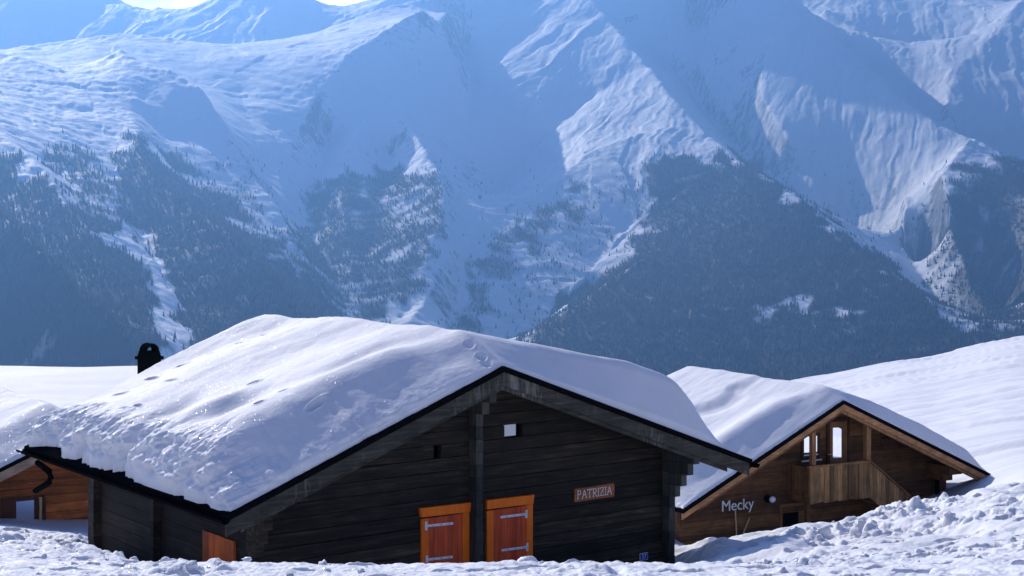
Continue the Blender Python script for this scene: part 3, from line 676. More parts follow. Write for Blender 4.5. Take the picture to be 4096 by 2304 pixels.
mb = MB(); mb.prism([(WL+.02, 0), (WR-.15, 0), (WR-.15, float(zunder(WR-.15))), (xa, float(zunder(xa))), (WL+.02, float(zunder(WL+.02)))], WB-.12, WB); mb.build('wall', M['dark'], h1.root)
zt = float(zunder(WL))
mb = MB(); side_boards(mb, WL, WL+.1, WY, WB, 1.2, zt, .21); mb.build('wall', M['darkside'], h1.root)
zt2 = float(zunder(WR))
mb = MB(); side_boards(mb, WR-.12, WR, WY+.004, WB, 1.2, zt2, .21); mb.build('wall', M['darkside'], h1.root)
# black sheet painting in the dark of the interior behind openings and joints
mb = MB(); mb.prism([(WL+.11, 0), (WR-.14, 0), (WR-.14, zt2-.05), (xa, float(zunder(xa))-.05), (WL+.11, zt-.05)], WY+.34, WY+.38); mb.build('dark_interior_sheet', M['black'], h1.root)
def corbels(h, xc, wth, topz, ys, bh, mat, wy, zbot, name='log_bracket'):
    mb = MB(); z = topz
    for i, p in enumerate(ys):
        zb = z-bh if i < len(ys)-1 else zbot
        zz_ = z
        if i < len(ys)-1: mb.box(xc-wth/2, xc+wth/2, wy-p, wy+.02, zb+.006, zz_)
        else:
            while zz_ > zbot: mb.box(xc-wth/2, xc+wth/2, wy-p-random.uniform(0, .012), wy+.02, zz_-bh+.006, zz_); zz_ -= bh
        z = zb
    return mb.build(name, mat, h.root)
corbels(h1, xa, .13, float(zunder(xa))-.0, [.74, .54, .36, .19], .20, M['darkend'], WY, 1.2)
corbels(h1, WR-.065, .13, zt2-.02, [.78, .63, .47, .31, .17], .205, M['darkend'], WY, 1.2)
corbels(h1, WL+.065, .13, zt-.02, [.70, .55, .42, .31, .17], .205, M['dark'], WY-.004, 1.2)
# purlins running the length of the house
mb = MB(); mb.box(xe-.95, xe-.80, -.0+.06, LEN-.1, float(zunder(xe-.9))-.12, float(zunder(xe-.9))+.02); mb.build('purlin', M['dark'], h1.root)
# cross wall ends and recesses on the long left wall
for px in (400, 640):
    yy_, _ = h1.locs(px, 2000, WL)
    mb = MB(); z = zt
    while z > 1.2: mb.box(WL-.14, WL-.005, yy_-.065, yy_+.065, z-.2, z-.006); z -= .206
    mb.build('log_ends', M['darkside'], h1.root)
# small openings with pale panes
x0_, z1_ = h1.loc(2018, 1697, WY+.0); x1_, z0_ = h1.loc(2062, 1742, WY)
mb = MB(); mb.box(x0_+.0, x1_+.02, WY+.02, WY+.045, z0_-.0, z1_); v = mb.build('vent_hatch', M['white'], h1.root); v['label'] = 'small white square hatch in the gable opening'
mb = MB(); mb.box(gx0-.01, gx0+(gx1-gx0)*.62, WY+.03, WY+.06, hz0-bh+.006, hz0-.006); mb.build('vent_hatch', M['dark'], h1.root)
# shutters
def shutter(h, wy, q, panel, straps, hinge_right, name='shuttered_window'):
    """q: lintel corners tl,tr,br,bl ; panel x range, frame x range (picture px)"""
    (tl, tr, br, bl, fx0, fx1, p0, p1, ybot) = q
    TLx, TLz = h.loc(*tl, wy); TRx, TRz = h.loc(*tr, wy); BRx, BRz = h.loc(*br, wy); BLx, BLz = h.loc(*bl, wy)
    zt_ = (TLz+TRz)/2; zb_ = (BLz+BRz)/2
    tilt = (TRz-TLz)*.5
    f0 = h.loc(fx0, ybot, wy)[0]; f1 = h.loc(fx1, ybot, wy)[0]; a0 = h.loc(p0, ybot, wy)[0]; a1 = h.loc(p1, ybot, wy)[0]
    zbot = h.loc(fx0, ybot, wy)[1]-.45
    mb = MB()
    mb.prism([(TLx, zt_-tilt), (TRx, zt_+tilt), (BRx-.01, zb_+tilt), (f0-.012, zb_-tilt)], wy-.065, wy-.001)
    mb.box(f0, a0-.004, wy-.045, wy-.001, zbot, zb_-.022); mb.box(a1+.004, f1, wy-.045, wy-.001, zbot, zb_-.012)
    mb.box(f0, f1, wy-.044, wy-.001, zbot-.1, zbot)
    fr = mb.build('window_frame', M['orange'], h.root, bevel=.003)
    mb = MB(); n = 7; wd = (a1-a0)/n; rr_ = random.Random(3)
    for i in range(n): mb.box(a0+i*wd+.0015, a0+(i+1)*wd-.0015, wy-.035-rr_.uniform(0, .004), wy-.001, zbot, zb_-.024)
    pn = mb.build('shutter', M['red'], fr)
    for (sx0, sy0, sx1, sy1) in straps:
        X0, Z0 = h.loc(sx0, sy0, wy-.04); X1, Z1 = h.loc(sx1, sy1, wy-.04)
        mb = MB(); w_ = .019; y_ = wy-.046
        mb.prism([(X0, Z0-w_), (X1, Z1-w_), (X1, Z1+w_), (X0, Z0+w_)], y_-.006, y_)
        hx = X1 if hinge_right else X0; hz = Z1 if hinge_right else Z0
        mb.box(hx-.022, hx+.022, y_-.012, y_-.0065, hz-.065, hz+.065)
        mb.tube([(hx, y_-.014, hz-.06), (hx, y_-.014, hz+.06)], .009, 8)
        hg = mb.build('hinge', M['steel'], fr)
        for t in (.25, .55, .85):
            mb = MB(); bx = X0+(X1-X0)*t; bz = Z0+(Z1-Z0)*t; mb.tube([(bx, y_-.011, bz), (bx, y_-.006, bz)], .008, 8)
            mb.build('bolt', M['steeldark'], fr)
    return fr
def z3(x, y): return (1600+x/2.342, 1950+y/2.342)
shutter(h1, WY, (z3(170, 190), z3(646, 135), z3(641, 222), z3(178, 275), 1600+188/2.342, 1600+636/2.342, 1600+256/2.342, 1600+570/2.342, 2240), None,
        [(*z3(240, 360), *z3(494, 335)), (*z3(246, 676), *z3(492, 648))], False)
shutter(h1, WY, (z3(795, 115), z3(1239, 62), z3(1232, 150), z3(797, 197), 1600+799/2.342, 1600+1230/2.342, 1600+864/2.342, 1600+1168/2.342, 2240), None,
        [(*z3(938, 278), *z3(1178, 247)), (*z3(950, 588), *z3(1186, 556))], True)
# shutter on the long left wall
ya_, za_ = h1.locs(948, 2100, WL); yb2, zb2 = h1.locs(822, 2118, WL)
mb = MB(); n = 5
for i in range(n):
    q0 = ya_+(yb2-ya_)*i/n; q1 = ya_+(yb2-ya_)*(i+1)/n; mb.box(WL-.05, WL-.012, q0+.002, q1-.002, 1.2, zb2)
M['ss'] = wood_mat('red_orange_boards', (.30, .06, .012), (.50, .11, .02), (.62, .16, .03), 'z', .55); sh = mb.build('side_shutter', M['ss'], h1.root); sh['label'] = 'orange board shutter on the long left wall'
# gutters
def gutter(h, x, ya, yb, z, name='gutter', r=.065, mat=None, fall=0):
    mb = MB(); n = 9; vs = []; fs = []
    for j, (y, zz_) in enumerate([(ya, z), (yb, z+fall)]):
        for k in range(n):
            t = math.pi+math.pi*k/(n-1); vs.append((x+r*math.cos(t), y, zz_+r*math.sin(t)))
        for k in range(n):
            t = 2*math.pi-math.pi*k/(n-1); vs.append((x+(r-.006)*math.cos(t), y, zz_+(r-.006)*math.sin(t)))
    m = 2*n
    for k in range(m): fs.append((k, (k+1) % m, m+(k+1) % m, m+k))
    fs.append(tuple(range(m))); fs.append(tuple(range(2*m-1, m-1, -1)))
    mb.add(vs, fs, True)
    return mb.build(name, mat or M['black'], h.root)
gutter(h1, -.04, -.10, LEN+.12, zL-.055)
gutter(h1, xe+.09, -.14, LEN, zR-.10)
# bent outlet pipe at the far end of the left gutter
p = [h1.locs(x, y, -.04) for x, y in ((150, 1850), (196, 1885), (203, 1915), (196, 1930), (165, 1950), (142, 1963))]
mb = MB(); mb.tube([(-.04, q[0], q[1]) for q in p], [.05, .055, .055, .055, .05, .05], 10); mb.build('downpipe', M['black'], h1.root)
# chimney on the back wall with its arched hood
cx0, _ = h1.loc(571, 1500, CH+.35); cx1, _ = h1.loc(660, 1500, CH+.35); zc0 = h1.loc(571, 1411, CH+.35)[1]; zc1 = h1.loc(571, 1375, CH+.35)[1]
cx1 -= .10; cm_ = (cx0+cx1)/2; cw = (cx1-cx0)/2
mb = MB(); mb.box(cx0, cx1, CH+.3, CH+.60, 0, zc0-.10)
mb.box(cx0-.04, cx1+.04, CH+.27, CH+.63, zc0-.14, zc0-.08); mb.prism([(cx0-.0, zc0-.08), (cx1+.0, zc0-.08), (cx1-.03, zc0+.02), (cx0+.03, zc0+.02)], CH+.3, CH+.60)
ch = mb.build('chimney', M['black'], h1.root)
mb = MB(); n = 18; ro = cw*.86; ri = ro-.055; zc = zc0+.0
zc = zc1-ro
outer = [(cm_+ro*math.cos(math.pi*1.12-math.pi*1.24*k/n), zc+ro*math.sin(math.pi*1.12-math.pi*1.24*k/n)) for k in range(n+1)]
inner = [(cm_+ri*math.cos(math.pi*1.12-math.pi*1.24*k/n), zc+ri*math.sin(math.pi*1.12-math.pi*1.24*k/n)) for k in range(n+1)]
for k in range(n): mb.prism([outer[k], outer[k+1], inner[k+1], inner[k]], CH+.33, CH+.57)
mb.build('chimney_hood', M['black'], ch)

# snow on the main roof
def zr1(x): return np.where(x < xa, zA-sL*(xa-x), zA-sR*(x-xa))
def tk1(x, y):
    t = np.interp(x, [-.2, .5, 1.5, 3.0, 4.0, xa, 5.4, 6.6, 7.8, 8.8, 9.6, 10.2], [.58, .62, .60, .56, .52, .50, .58, .80, .98, 1.0, .85, .4])
    back = np.interp(x, [-.2, .6, 1.5, 3.4, xa, 10], [.42, .42, .38, .44, .42, .5])
    k = sstep(4.5, 8, y)
    return t*(1-k)+np.minimum(t, back)*k + .0
def nz(a, s, seed): return fbm(a/s, a*0+.37, 4, seed)
def insL1(y): return .03+np.clip(.07+.34*nz(y, .8, 301)+.10*nz(y, .22, 302), 0, .5)*sstep(2.6, 4.0, y)*sstep(7.7, 6.9, y)+.05*np.clip(nz(y, .5, 304)*3, 0, 1)
def insR1(y): return .48+.1*nz(y, .8, 306)+.05*np.abs(nz(y, .1, 308))
def insF1(x): return .03+.05*np.abs(nz(x, .5, 311))+.05*np.clip(nz(x, .9, 313), 0, 1)
def insB1(x): return .03+.05*np.abs(nz(x, .3, 315))
dn = []
zS = float(zA)+.48
def dent(px, py, lx, ly, ang, dep):
    q = h1.onroof(px, py, zS, xa, sL); dn.append((q[0], q[1], lx, ly, ang, dep))
def zz1(x, y): return (x/1.3127, 1200+y/1.3127)
for (x, y) in ((965, 320), (800, 392), (636, 473), (512, 554), (412, 603)): dent(*zz1(x, y), .07, .17, .25, .05)
for (x, y, a, b, d) in ((1335, 476, .10, .09, .06), (722, 595, .05, .09, .05), (1360, 635, .07, .06, .05), (1108, 265, .05, .14, .03), (1265, 213, .04, .15, .03), (1405, 157, .04, .18, .03), (895, 452, .05, .2, .04), (648, 607, .04, .2, .03)): dent(*zz1(x, y), a, b, .1, d)
for (x, y) in ((30, 477), (175, 560)): dent(1000+x/1.3127, 1200+y/1.3127, .07, .06, 0, .04)
dent(1000+350/1.3127, 1200+572/1.3127, .16, .06, .3, .05)
for (x, y, d) in ((1285, 245, .06), (1300, 258, .06), (1340, 212, .03), (1240, 208, .03), (1215, 198, .03), (1150, 187, .02)): dent(1000+x/1.3127, 1200+y/1.3127, .06, .09, 0, d)
def ext1(x, y):
    # slumped ridges and hollows on the lower left corner, wind-scooped hollow beside the verge
    z = -.16*np.exp(-(((x-1.35)/.55)**2+((y-2.4)/.35)**2)) + .06*np.exp(-(((x-1.3)/.7)**2+((y-2.95)/.25)**2))
    z += -.13*np.exp(-(((x-1.0)/.5)**2+((y-3.9)/.3)**2))
    z += -.10*np.exp(-(((x-3.2)/1.1)**2+((y-1.75+.12*(x-3.2))/.28)**2))
    z += .19*np.exp(-((y-1.35)/.95)**2)*sstep(.2, 1.2, x)*sstep(4.4, 3.2, x)
    w_ = (x*.35+y)/1.6
    z += .045*np.sin(w_*3.6+np.sin(x*1.3)*.6)*sstep(.6, 1.4, x)*sstep(5.2, 4, x)
    z += -.05*np.exp(-(((x-4.2)/.5)**2+((y-6.7)/.5)**2))
    return z
def bF1(x): return np.interp(x, [0, 2, 4, 5, 7, 10], [1.05, 1.2, 1.05, .8, .65, .5])
roof_snow(h1, 'roof_snow', 'thick rounded snow blanket on the roof of the dark chalet', .0, xe, -.05, LEN+.16, zr1, tk1, insL1, insR1, insF1, insB1, 620, 560, dn, M['roofsnow'], .17, bL=.50, bR=1.0, bF=bF1, bB=.28, extra=ext1)

# name board with carved lettering, house number
def strokes(mb, segs, org, sx, sz, y0, y1, w_):
    for (a, b_, c, d) in segs:
        p0 = Vector((org[0]+a*sx, org[1]+b_*sz)); p1 = Vector((org[0]+c*sx, org[1]+d*sz)); dd = (p1-p0).normalized(); nn = Vector((-dd.y, dd.x))*w_/2; e = dd*w_*.25
        q = [p0-nn-e, p1-nn+e, p1+nn+e, p0+nn-e]; mb.prism([(v.x, v.y) for v in q], y0, y1)
sf = .13
G = {'P': [(.2, 0, .2, 1), (.2, 1, .65, 1), (.65, 1, .8, .85), (.8, .85, .8, .65), (.8, .65, .65, .5), (.65, .5, .2, .5), (.08, 0, .32, 0), (.08, 1, .2, 1)],
     'A': [(.1, 0, .5, 1), (.5, 1, .9, 0), (.27, .38, .73, .38), (0, 0, .2, 0), (.8, 0, 1, 0)],
     'T': [(.5, 0, .5, 1), (.05, 1, .95, 1), (.05, 1, .05, .86), (.95, 1, .95, .86), (.38, 0, .62, 0)],
     'R': [(.2, 0, .2, 1), (.2, 1, .65, 1), (.65, 1, .8, .85), (.8, .85, .8, .65), (.8, .65, .65, .5), (.65, .5, .2, .5), (.45, .5, .85, 0), (.85, 0, .98, 0), (.08, 0, .32, 0), (.08, 1, .2, 1)],
     'I': [(.5, 0, .5, 1), (.36, 0, .64, 0), (.36, 1, .64, 1)],
     'Z': [(.1, 1, .88, 1), (.88, 1, .1, 0), (.1, 0, .9, 0), (.1, 1, .1, .86), (.9, 0, .9, .14)]}
def onwall(h, name, px, py, y):
    x, z = h.loc(px, py, y); return x, z
sx0, sz1 = h1.loc(2298, 1952, WY-.03); sx1, sz0 = h1.loc(2458, 1990, WY-.03); sz0b = h1.loc(2302, 2005, WY-.03)[1]; sz1b = h1.loc(2457, 1935, WY-.03)[1]
zt_s = (sz1+sz1b)/2; zb_s = (sz0+sz0b)/2
sg_ = empty('name_sign', (0, 0, 0)); 
def world_of(h, x, y, z): return (h.P[0]+h.u[0]*x+h.v[0]*y, h.P[1]+h.u[1]*x+h.v[1]*y, z+h.base)
def place(h, o, x, y, z): o.location = world_of(h, x, y, z); o.rotation_euler = (0, 0, h.root.rotation_euler[2])
place(h1, sg_, (sx0+sx1)/2, WY-.01, (zt_s+zb_s)/2); tag(sg_, 'carved brown wooden board reading PATRIZIA on the dark gable', 'sign')
w2 = (sx1-sx0)/2; hh2 = (zt_s-zb_s)/2
mb = MB(); mb.prism([(-w2, hh2*.8), (-w2*.93, hh2), (-w2*.2, hh2*.92), (w2*.4, hh2*1.0), (w2*.97, hh2*1.03), (w2, hh2*.85), (w2, -hh2*.8), (w2*.95, -hh2), (0, -hh2*.97), (-w2*.95, -hh2*1.02), (-w2, -hh2*.85)], -.022, .0)
mb.build('sign_board', M['sign'], sg_, bevel=.003)
wds = {'P': .82, 'A': .95, 'T': .9, 'R': .88, 'I': .42, 'Z': .85}; word = 'PATRIZIA'; tot = sum(wds[c] for c in word)+.0; cw_ = (2*w2*.88)/tot
mb = MB(); x = -w2*.88
for c in word:
    g = wds[c]*cw_
    strokes(mb, G[c] if c != 'I' else G[c], (x+(0 if c != 'I' else -.29*cw_), -hh2*.55), cw_*(wds[c] if c != 'I' else 1.0)*.94, hh2*1.15, -.0265, -.0225, .011); x += g
mb.box(-w2*.36, -w2*.34, -.0262, -.0225, -.005, .005); mb.box(w2*.42, w2*.44, -.0262, -.0225, -.012, 0)
mb.build('lettering', M['white'], sg_)
def text_mesh(name, txt, size, mat, parent, loc, extrude=.004, rx=math.pi/2):
    cu = bpy.data.curves.new(name, 'FONT'); cu.body = txt; cu.size = size; cu.extrude = extrude; cu.align_x = 'CENTER'; cu.align_y = 'CENTER'; cu.offset = -.003 if txt == 'Mecky' else 0
    t = bpy.data.objects.new(name+'_tmp', cu); col.objects.link(t); bpy.context.view_layer.update()
    me = bpy.data.meshes.new_from_object(t.evaluated_get(bpy.context.evaluated_depsgraph_get())); bpy.data.objects.remove(t)
    me.name = name; me.materials.clear(); me.materials.append(mat)
    o = bpy.data.objects.new(name, me); col.objects.link(o); o.parent = parent; o.location = loc; o.rotation_euler = (rx, 0, 0); return o
nx0, nz1 = h1.loc(2561, 2218, WY-.02); nx1, nz0 = h1.loc(2590, 2236, WY-.02)
ns = empty('house_number', (0, 0, 0)); place(h1, ns, (nx0+nx1)/2, WY-.012, (nz0+nz1)/2+.004); tag(ns, 'small blue enamel plate with number 37 near the wall corner', 'sign')
a_, b_ = (nx1-nx0)/2*1.1, (nz1-nz0)/2+.012
mb = MB(); mb.box(-a_, a_, -.008, 0, -b_, b_); mb.build('plate_border', M['white'], ns)
mb = MB(); mb.box(-a_+.008, a_-.008, -.011, -.0085, -b_+.008, b_-.008); mb.build('plate', M['blue'], ns)
text_mesh('digits', '37', b_*1.9, M['white'], ns, (0, -.013, 0), .001)

# ---- second chalet (right)
B2 = -11.0
h2 = House('chalet', 'brown timber chalet with balcony stairs and reflecting gable windows on the right', 'chalet', 2726, 2052, 40.0, 13000, B2)
xa2, zA2 = h2.loc(3371, 1608); xe2, zR2 = h2.loc(3971, 1908); zL2 = h2.loc(2726, 2046)[1]
print('h2', xa2, zA2+B2, xe2, zR2+B2, zL2+B2)
TH2 = .10; LEN2 = 8.0; WY2 = 1.15
zA2 += .05; zL2 += .05; zR2 += .05
s2L = (zA2-zL2)/xa2; s2R = (zA2-zR2)/(xe2-xa2)
gable_roof(h2, xa2, zA2, xe2+.04, zL2, zR2-s2R*.04, LEN2, TH2, -.08, M['black'])
barge(h2, xa2, zA2, 0, zL2, .17, -.04, 0, TH2+.002, M['brownbarge']); barge(h2, xa2, zA2, xe2, zR2, .17, -.04, 0, TH2+.002, M['brownbarge'])
barge(h2, xa2, zA2, .6, zL2+s2L*.6, .16, .002, .08, TH2+.10, M['brown'], 'rafter'); barge(h2, xa2, zA2, xe2-.5, zR2+s2R*.5, .17, .002, .10, TH2+.10, M['brownpost'], 'rafter')
def z1p(x, y): return (2650+x/1.908, 1580+y/1.908)
def L2(x, y, yl): return h2.loc(*z1p(x, y), yl)
W2R = L2(2160, 700, WY2)[0]; W2L = .75
def zu2(x): return float(np.where(x < xa2, zA2-s2L*(xa2-x), zA2-s2R*(x-xa2))-TH2-.03)
dx0, dz1 = L2(1247, 183, WY2); dx1, dz0 = L2(1420, 560, WY2)
wx0, wz1 = L2(1055, 300, WY2); wx1, wz0 = L2(1195, 490, WY2)
mb = MB(); boards(mb, lambda z: max(W2L, xa2-(zA2-TH2-.03-z)/s2L), lambda z: min(W2R, xa2+(zA2-TH2-.03-z)/s2R), 1.6, zA2-TH2-.05, .17, WY2, WY2+.12, rnd=random.Random(4), gap=.004)
mb.build('wall', M['brown'], h2.root)
mb = MB(); mb.prism([(W2L, 0), (W2R, 0), (W2R, zu2(W2R)), (xa2, zu2(xa2)), (W2L, zu2(W2L))], LEN2-1.0, LEN2-.9); mb.build('wall', M['brown'], h2.root)
mb = MB(); mb.box(W2L, W2L+.1, WY2+.125, LEN2-1.01, 0, zu2(W2L)); mb.build('wall', M['brown'], h2.root)
mb = MB(); mb.box(W2R-.1, W2R, WY2+.125, LEN2-1.01, 0, zu2(W2R)); mb.build('wall', M['redpost'], h2.root)
# gable door
def framed(h, wy, x0, x1, z0, z1, fw, mat, dep=.06):
    mb = MB(); mb.box(x0, x0+fw, wy-dep, wy-.002, z0, z1); mb.box(x1-fw, x1, wy-dep, wy-.002, z0, z1)
    mb.box(x0+fw, x1-fw, wy-dep, wy-.002, z1-fw, z1); mb.box(x0+fw, x1-fw, wy-dep, wy-.002, z0, z0+fw); return mb
# door: frame, leaf, pane, handle
mb = framed(h2, WY2, dx0, dx1, dz0-.6, dz1, .10, M['doorw']); dfr = mb.build('door_frame', M['doorw'], h2.root, bevel=.004)
lx0, lz1 = L2(1275, 210, WY2); lx1 = L2(1385, 480, WY2)[0]
px0, pz1 = L2(1293, 250, WY2); px1, pz0 = L2(1363, 476, WY2)
mb = MB(); dl0, dl1, dzb, dzt = dx0+.10, dx1-.10, dz0-.5, dz1-.10
mb.box(dl0, px0, WY2-.045, WY2-.003, dzb, dzt); mb.box(px1, dl1, WY2-.045, WY2-.003, dzb, dzt); mb.box(px0, px1, WY2-.045, WY2-.003, pz1, dzt); mb.box(px0, px1, WY2-.045, WY2-.003, dzb, pz0)
dr = mb.build('door', M['brownpost'], h2.root)
mb = MB(); mb.box(px0-.005, px1+.005, WY2-.03, WY2-.02, pz0-.005, pz1+.005); mb.build('glass_pane', M['glass'], dr)
hxx, hzz = L2(1262, 452, WY2-.05)
mb = MB(); mb.box(hxx-.02, hxx+.02, WY2-.055, WY2-.046, hzz-.13, hzz+.12); mb.tube([(hxx, WY2-.06, hzz), (hxx, WY2-.10, hzz), (hxx+.13, WY2-.10, hzz)], .012, 8); mb.build('door_handle', M['steel'], dr)
# window left of the door
mb = framed(h2, WY2, wx0, wx1, wz0, wz1, .075, M['doorw']); wf = mb.build('window', M['doorw'], h2.root, bevel=.003)
mb = MB(); mb.box(wx0+.07, wx1-.07, WY2-.03, WY2-.02, wz0+.07, wz1-.07); mb.build('glass_pane', M['glass'], wf)
mb = MB(); mb.box(wx0-.03, wx1+.03, WY2-.10, WY2-.061, wz0-.02, wz0+.02); mb.box(wx0+.075, wx1-.075, WY2-.055, WY2-.031, wz0+.14, wz0+.17); mb.box(wx1-.19, wx1-.17, WY2-.055, WY2-.031, wz0+.172, wz1-.08); mb.build('window_sill', M['white'], wf)
# dark vent shutter right
vx0, vz1 = L2(1665, 318, WY2); vx1, vz0 = L2(1790, 400, WY2)
mb = MB(); 
for i in range(5): mb.box(vx0, vx1, WY2-.03-.002*i % .005, WY2-.002, vz0+(vz1-vz0)*i/5+.004, vz0+(vz1-vz0)*(i+1)/5-.004)
mb.build('vent_shutter', M['doorw'], h2.root)
# balcony: floor, boarded railing, stairs, posts
YB = .12
bx0, bzt0 = L2(1122, 540, YB); bx1, bzt1 = L2(1582, 500, YB); _, bzb = L2(1122, 832, YB); ex, ez = L2(1925, 800, YB); gx_, gz_ = L2(1640, 860, YB)
bzt = (bzt0+bzt1)/2; bzb2 = bzt-.0-(bzt-bzb)
slope_s = (bzt-ez)/(ex-bx1)
mb = MB(); mb.box(bx0, bx1+.05, YB+.05, WY2-.001, bzb+.16, bzb+.24)
mb.build('balcony_floor', M['brownpost'], h2.root)
mb = MB(); x = bx0; rr_ = random.Random(9); xend = bx1
while x < xend-.03:
    wd = rr_.choice((.13, .16, .19)); x2 = min(x+wd, xend); off = rr_.choice((0, .03))+rr_.uniform(0, .008); mb.box(x+.006, x2-.006, YB-off, YB+.03, bzb+rr_.uniform(-.02, .02), bzt-.06); x = x2
mb.box(bx0, xend, YB+.031, YB+.05, bzb+.03, bzt-.06)
rl = mb.build('balcony_railing', M['rail'], h2.root)
mb = MB(); mb.box(bx0-.04, bx1+.02, YB-.035, YB+.065, bzt-.058, bzt); mb.build('handrail', M['brownpost'], rl, bevel=.006)
# side return of the balcony (left end)
mb = MB(); y_ = YB+.055
while y_ < WY2-.05: mb.box(bx0+.0, bx0+.03, y_+.004, min(y_+.15, WY2-.01), bzb, bzt-.06); y_ += .155
mb.box(L2(1003, 540, WY2-.3)[0], bx0-.004, WY2-.32, WY2-.29, bzb+.02, bzt-.02)
mb.build('balcony_side', M['brown'], h2.root)
mb = MB(); x = bx1
xe_s = ex+1.2
while x < xe_s:
    wd = rr_.choice((.13, .16, .19)); x2 = x+wd; off = rr_.choice((0, .03))+rr_.uniform(0, .008)
    zt_a = bzt-slope_s*(x-bx1); zt_b = bzt-slope_s*(x2-bx1); zb_a = bzb+.12-slope_s*(x-bx1)*1.0
    mb.prism([(x+.006, zt_a-1.18+.1), (x2-.006, zt_b-1.18+.1), (x2-.006, zt_b-.06), (x+.006, zt_a-.06)], YB-off, YB+.03); x = x2
sr_ = mb.build('stair_railing', M['rail'], h2.root)
mb = MB(); mb.prism([(bx1+.02, bzt-.055), (bx1+.02, bzt+.003), (xe_s, bzt+.003-slope_s*(xe_s-bx1-.02)), (xe_s, bzt-.055-slope_s*(xe_s-bx1-.02))], YB-.035, YB+.065); mb.build('handrail', M['brownpost'], sr_)
mb = MB()
for i in range(9):
    xs = bx1+.1+i*.28; zs = bzb+.2-slope_s*(xs-bx1); mb.box(xs, xs+.29, YB+.06, WY2-.01, zs-.05, zs)
mb.build('stair_steps', M['brownpost'], h2.root)
for (a, c_, ytop, ybot) in ((1135, 1165, 235, 530), (1551, 1583, 190, 498)):
    p0, pt = L2(a, ytop, YB+.1); p1, pb = L2(c_, ybot, YB+.1)
    mb = MB(); mb.box(p0, p1, YB+.052, YB+.052+(p1-p0), bzb+.1, pt+.12); mb.build('balcony_post', M['brownpost'], h2.root, bevel=.006)
pxl = L2(1105, 850, YB+.2)[0]; pxr = L2(1125, 850, YB+.2)[0]
mb = MB(); mb.box(pxl, pxr+.02, YB+.2, YB+.34, 1.0, bzb+.16); mb.build('balcony_post', M['brown'], h2.root)
# lower door frame and dark pane
l0, lt = L2(888, 835, WY2); l1, _ = L2(1110, 835, WY2)
mb = MB(); mb.box(l0, l0+.09, WY2-.05, WY2-.012, 1.0, lt); mb.box(l1-.09, l1, WY2-.05, WY2-.012, 1.0, lt); mb.box(l0+.09, l1-.09, WY2-.05, WY2-.012, lt-.09, lt); lf = mb.build('lower_door_frame', M['brownpost'], h2.root)
mb = MB(); q0 = L2(918, 890, WY2)[0]; q1, qz = L2(1032, 890, WY2); mb.box(q0, q1, WY2-.03, WY2-.012, 1.0, qz); mb.build('lower_door', M['black'], lf)
# purlin bracket on the right, post under, stove pipe
r0, rz1 = L2(2125, 545, .5); r1, rz0 = L2(2222, 645, .5)
mb = MB(); mb.box(r0, r1, .15, WY2-.01, rz0+.22, zu2(r1)); mb.box(r0+.02, r1-.1, .45, WY2-.01, rz0, rz0+.215); mb.build('log_bracket', M['brown'], h2.root)
k0 = L2(2112, 700, WY2-.02)[0]; mb = MB(); mb.box(k0, W2R+.002, WY2-.03, WY2-.012, 1, rz0+.1); mb.build('corner_board', M['redpost'], h2.root)
s0 = L2(2098, 640, WY2-.12); s1 = L2(2098, 780, WY2-.12)
mb = MB(); mb.tube([(s0[0], WY2-.12, s1[1]-1), (s0[0], WY2-.12, s0[1]-.03), (s0[0]-.02, WY2-.12, s0[1]+.06), (s0[0]-.05, WY2-.10, s0[1]+.11), (s0[0]-.08, WY2-.02, s0[1]+.13)], .065, 12); mb.build('stovepipe', M['black'], h2.root)
# lettering
tx0, tz0 = L2(450, 885, WY2-.02); tx1, tz1 = L2(690, 808, WY2-.02)
lt_ = empty('name_lettering', (0, 0, 0)); place(h2, lt_, (tx0+tx1)/2, WY2-.02, (tz0+tz1)/2); tag(lt_, 'white letters spelling Mecky on the brown chalet wall', 'sign')
t = text_mesh('letters', 'Mecky', .50, M['white'], lt_, (0, -.012, .02), .012)
t.scale = (1, 1, 1); bpy.context.view_layer.update()
wds_ = t.dimensions.x; t.scale = ((tx1-tx0)/wds_, (tx1-tx0)/wds_*1.02, 1)
# wall lamp
mx_, mz_ = L2(839, 797, WY2-.2)
wl = empty('wall_lamp', (0, 0, 0)); place(h2, wl, mx_, WY2-.01, mz_); tag(wl, 'round white globe lamp on the brown wall beside the lettering', 'wall lamp')
mb = MB(); mb.sphere((0, -.19, 0), .095); mb.build('globe', M['lamp'], wl)
mb = MB(); mb.tube([(-.05, -.0, 0), (-.05, -.05, 0)], .11, 20); mb.tube([(-.03, -.05, 0), (0, -.12, 0)], .05, 12); mb.build('lamp_mount', M['black'], wl)
# two tool handles leaning at the wall
def gz_at(x, y): return float((ground(np.array([x]), np.array([y]))+near_relief(np.array([x]), np.array([y])))[0])
for (a, b, name, lab) in (((560, 878), (600, 1115), 'shovel_handle', 'taller pale wooden tool handle leaning on the wall under the lettering'), ((668, 940), (640, 1115), 'shovel_handle', 'shorter pale wooden tool handle leaning right under the lettering')):
    A1 = L2(*a, WY2-.08); Bq = L2(*b, WY2-.5); 
    dzz = .9; fx = Bq[0]+(Bq[0]-A1[0])*dzz/(A1[1]-Bq[1]); 
    e = empty(name, (0, 0, 0)); place(h2, e, fx, WY2-.6, Bq[1]-dzz); tag(e, lab, 'shovel', 'tool handles leaning on the brown chalet')
    mb = MB(); mb.tube([(0, 0, 0), (A1[0]-fx, .6-.05, A1[1]-Bq[1]+dzz)], .021, 10); mb.build('handle', M['handle'], e)
    mb = MB(); mb.box(-.16, .16, -.02, 0, -.38, 0); mb.build('blade', M['steel'], e)
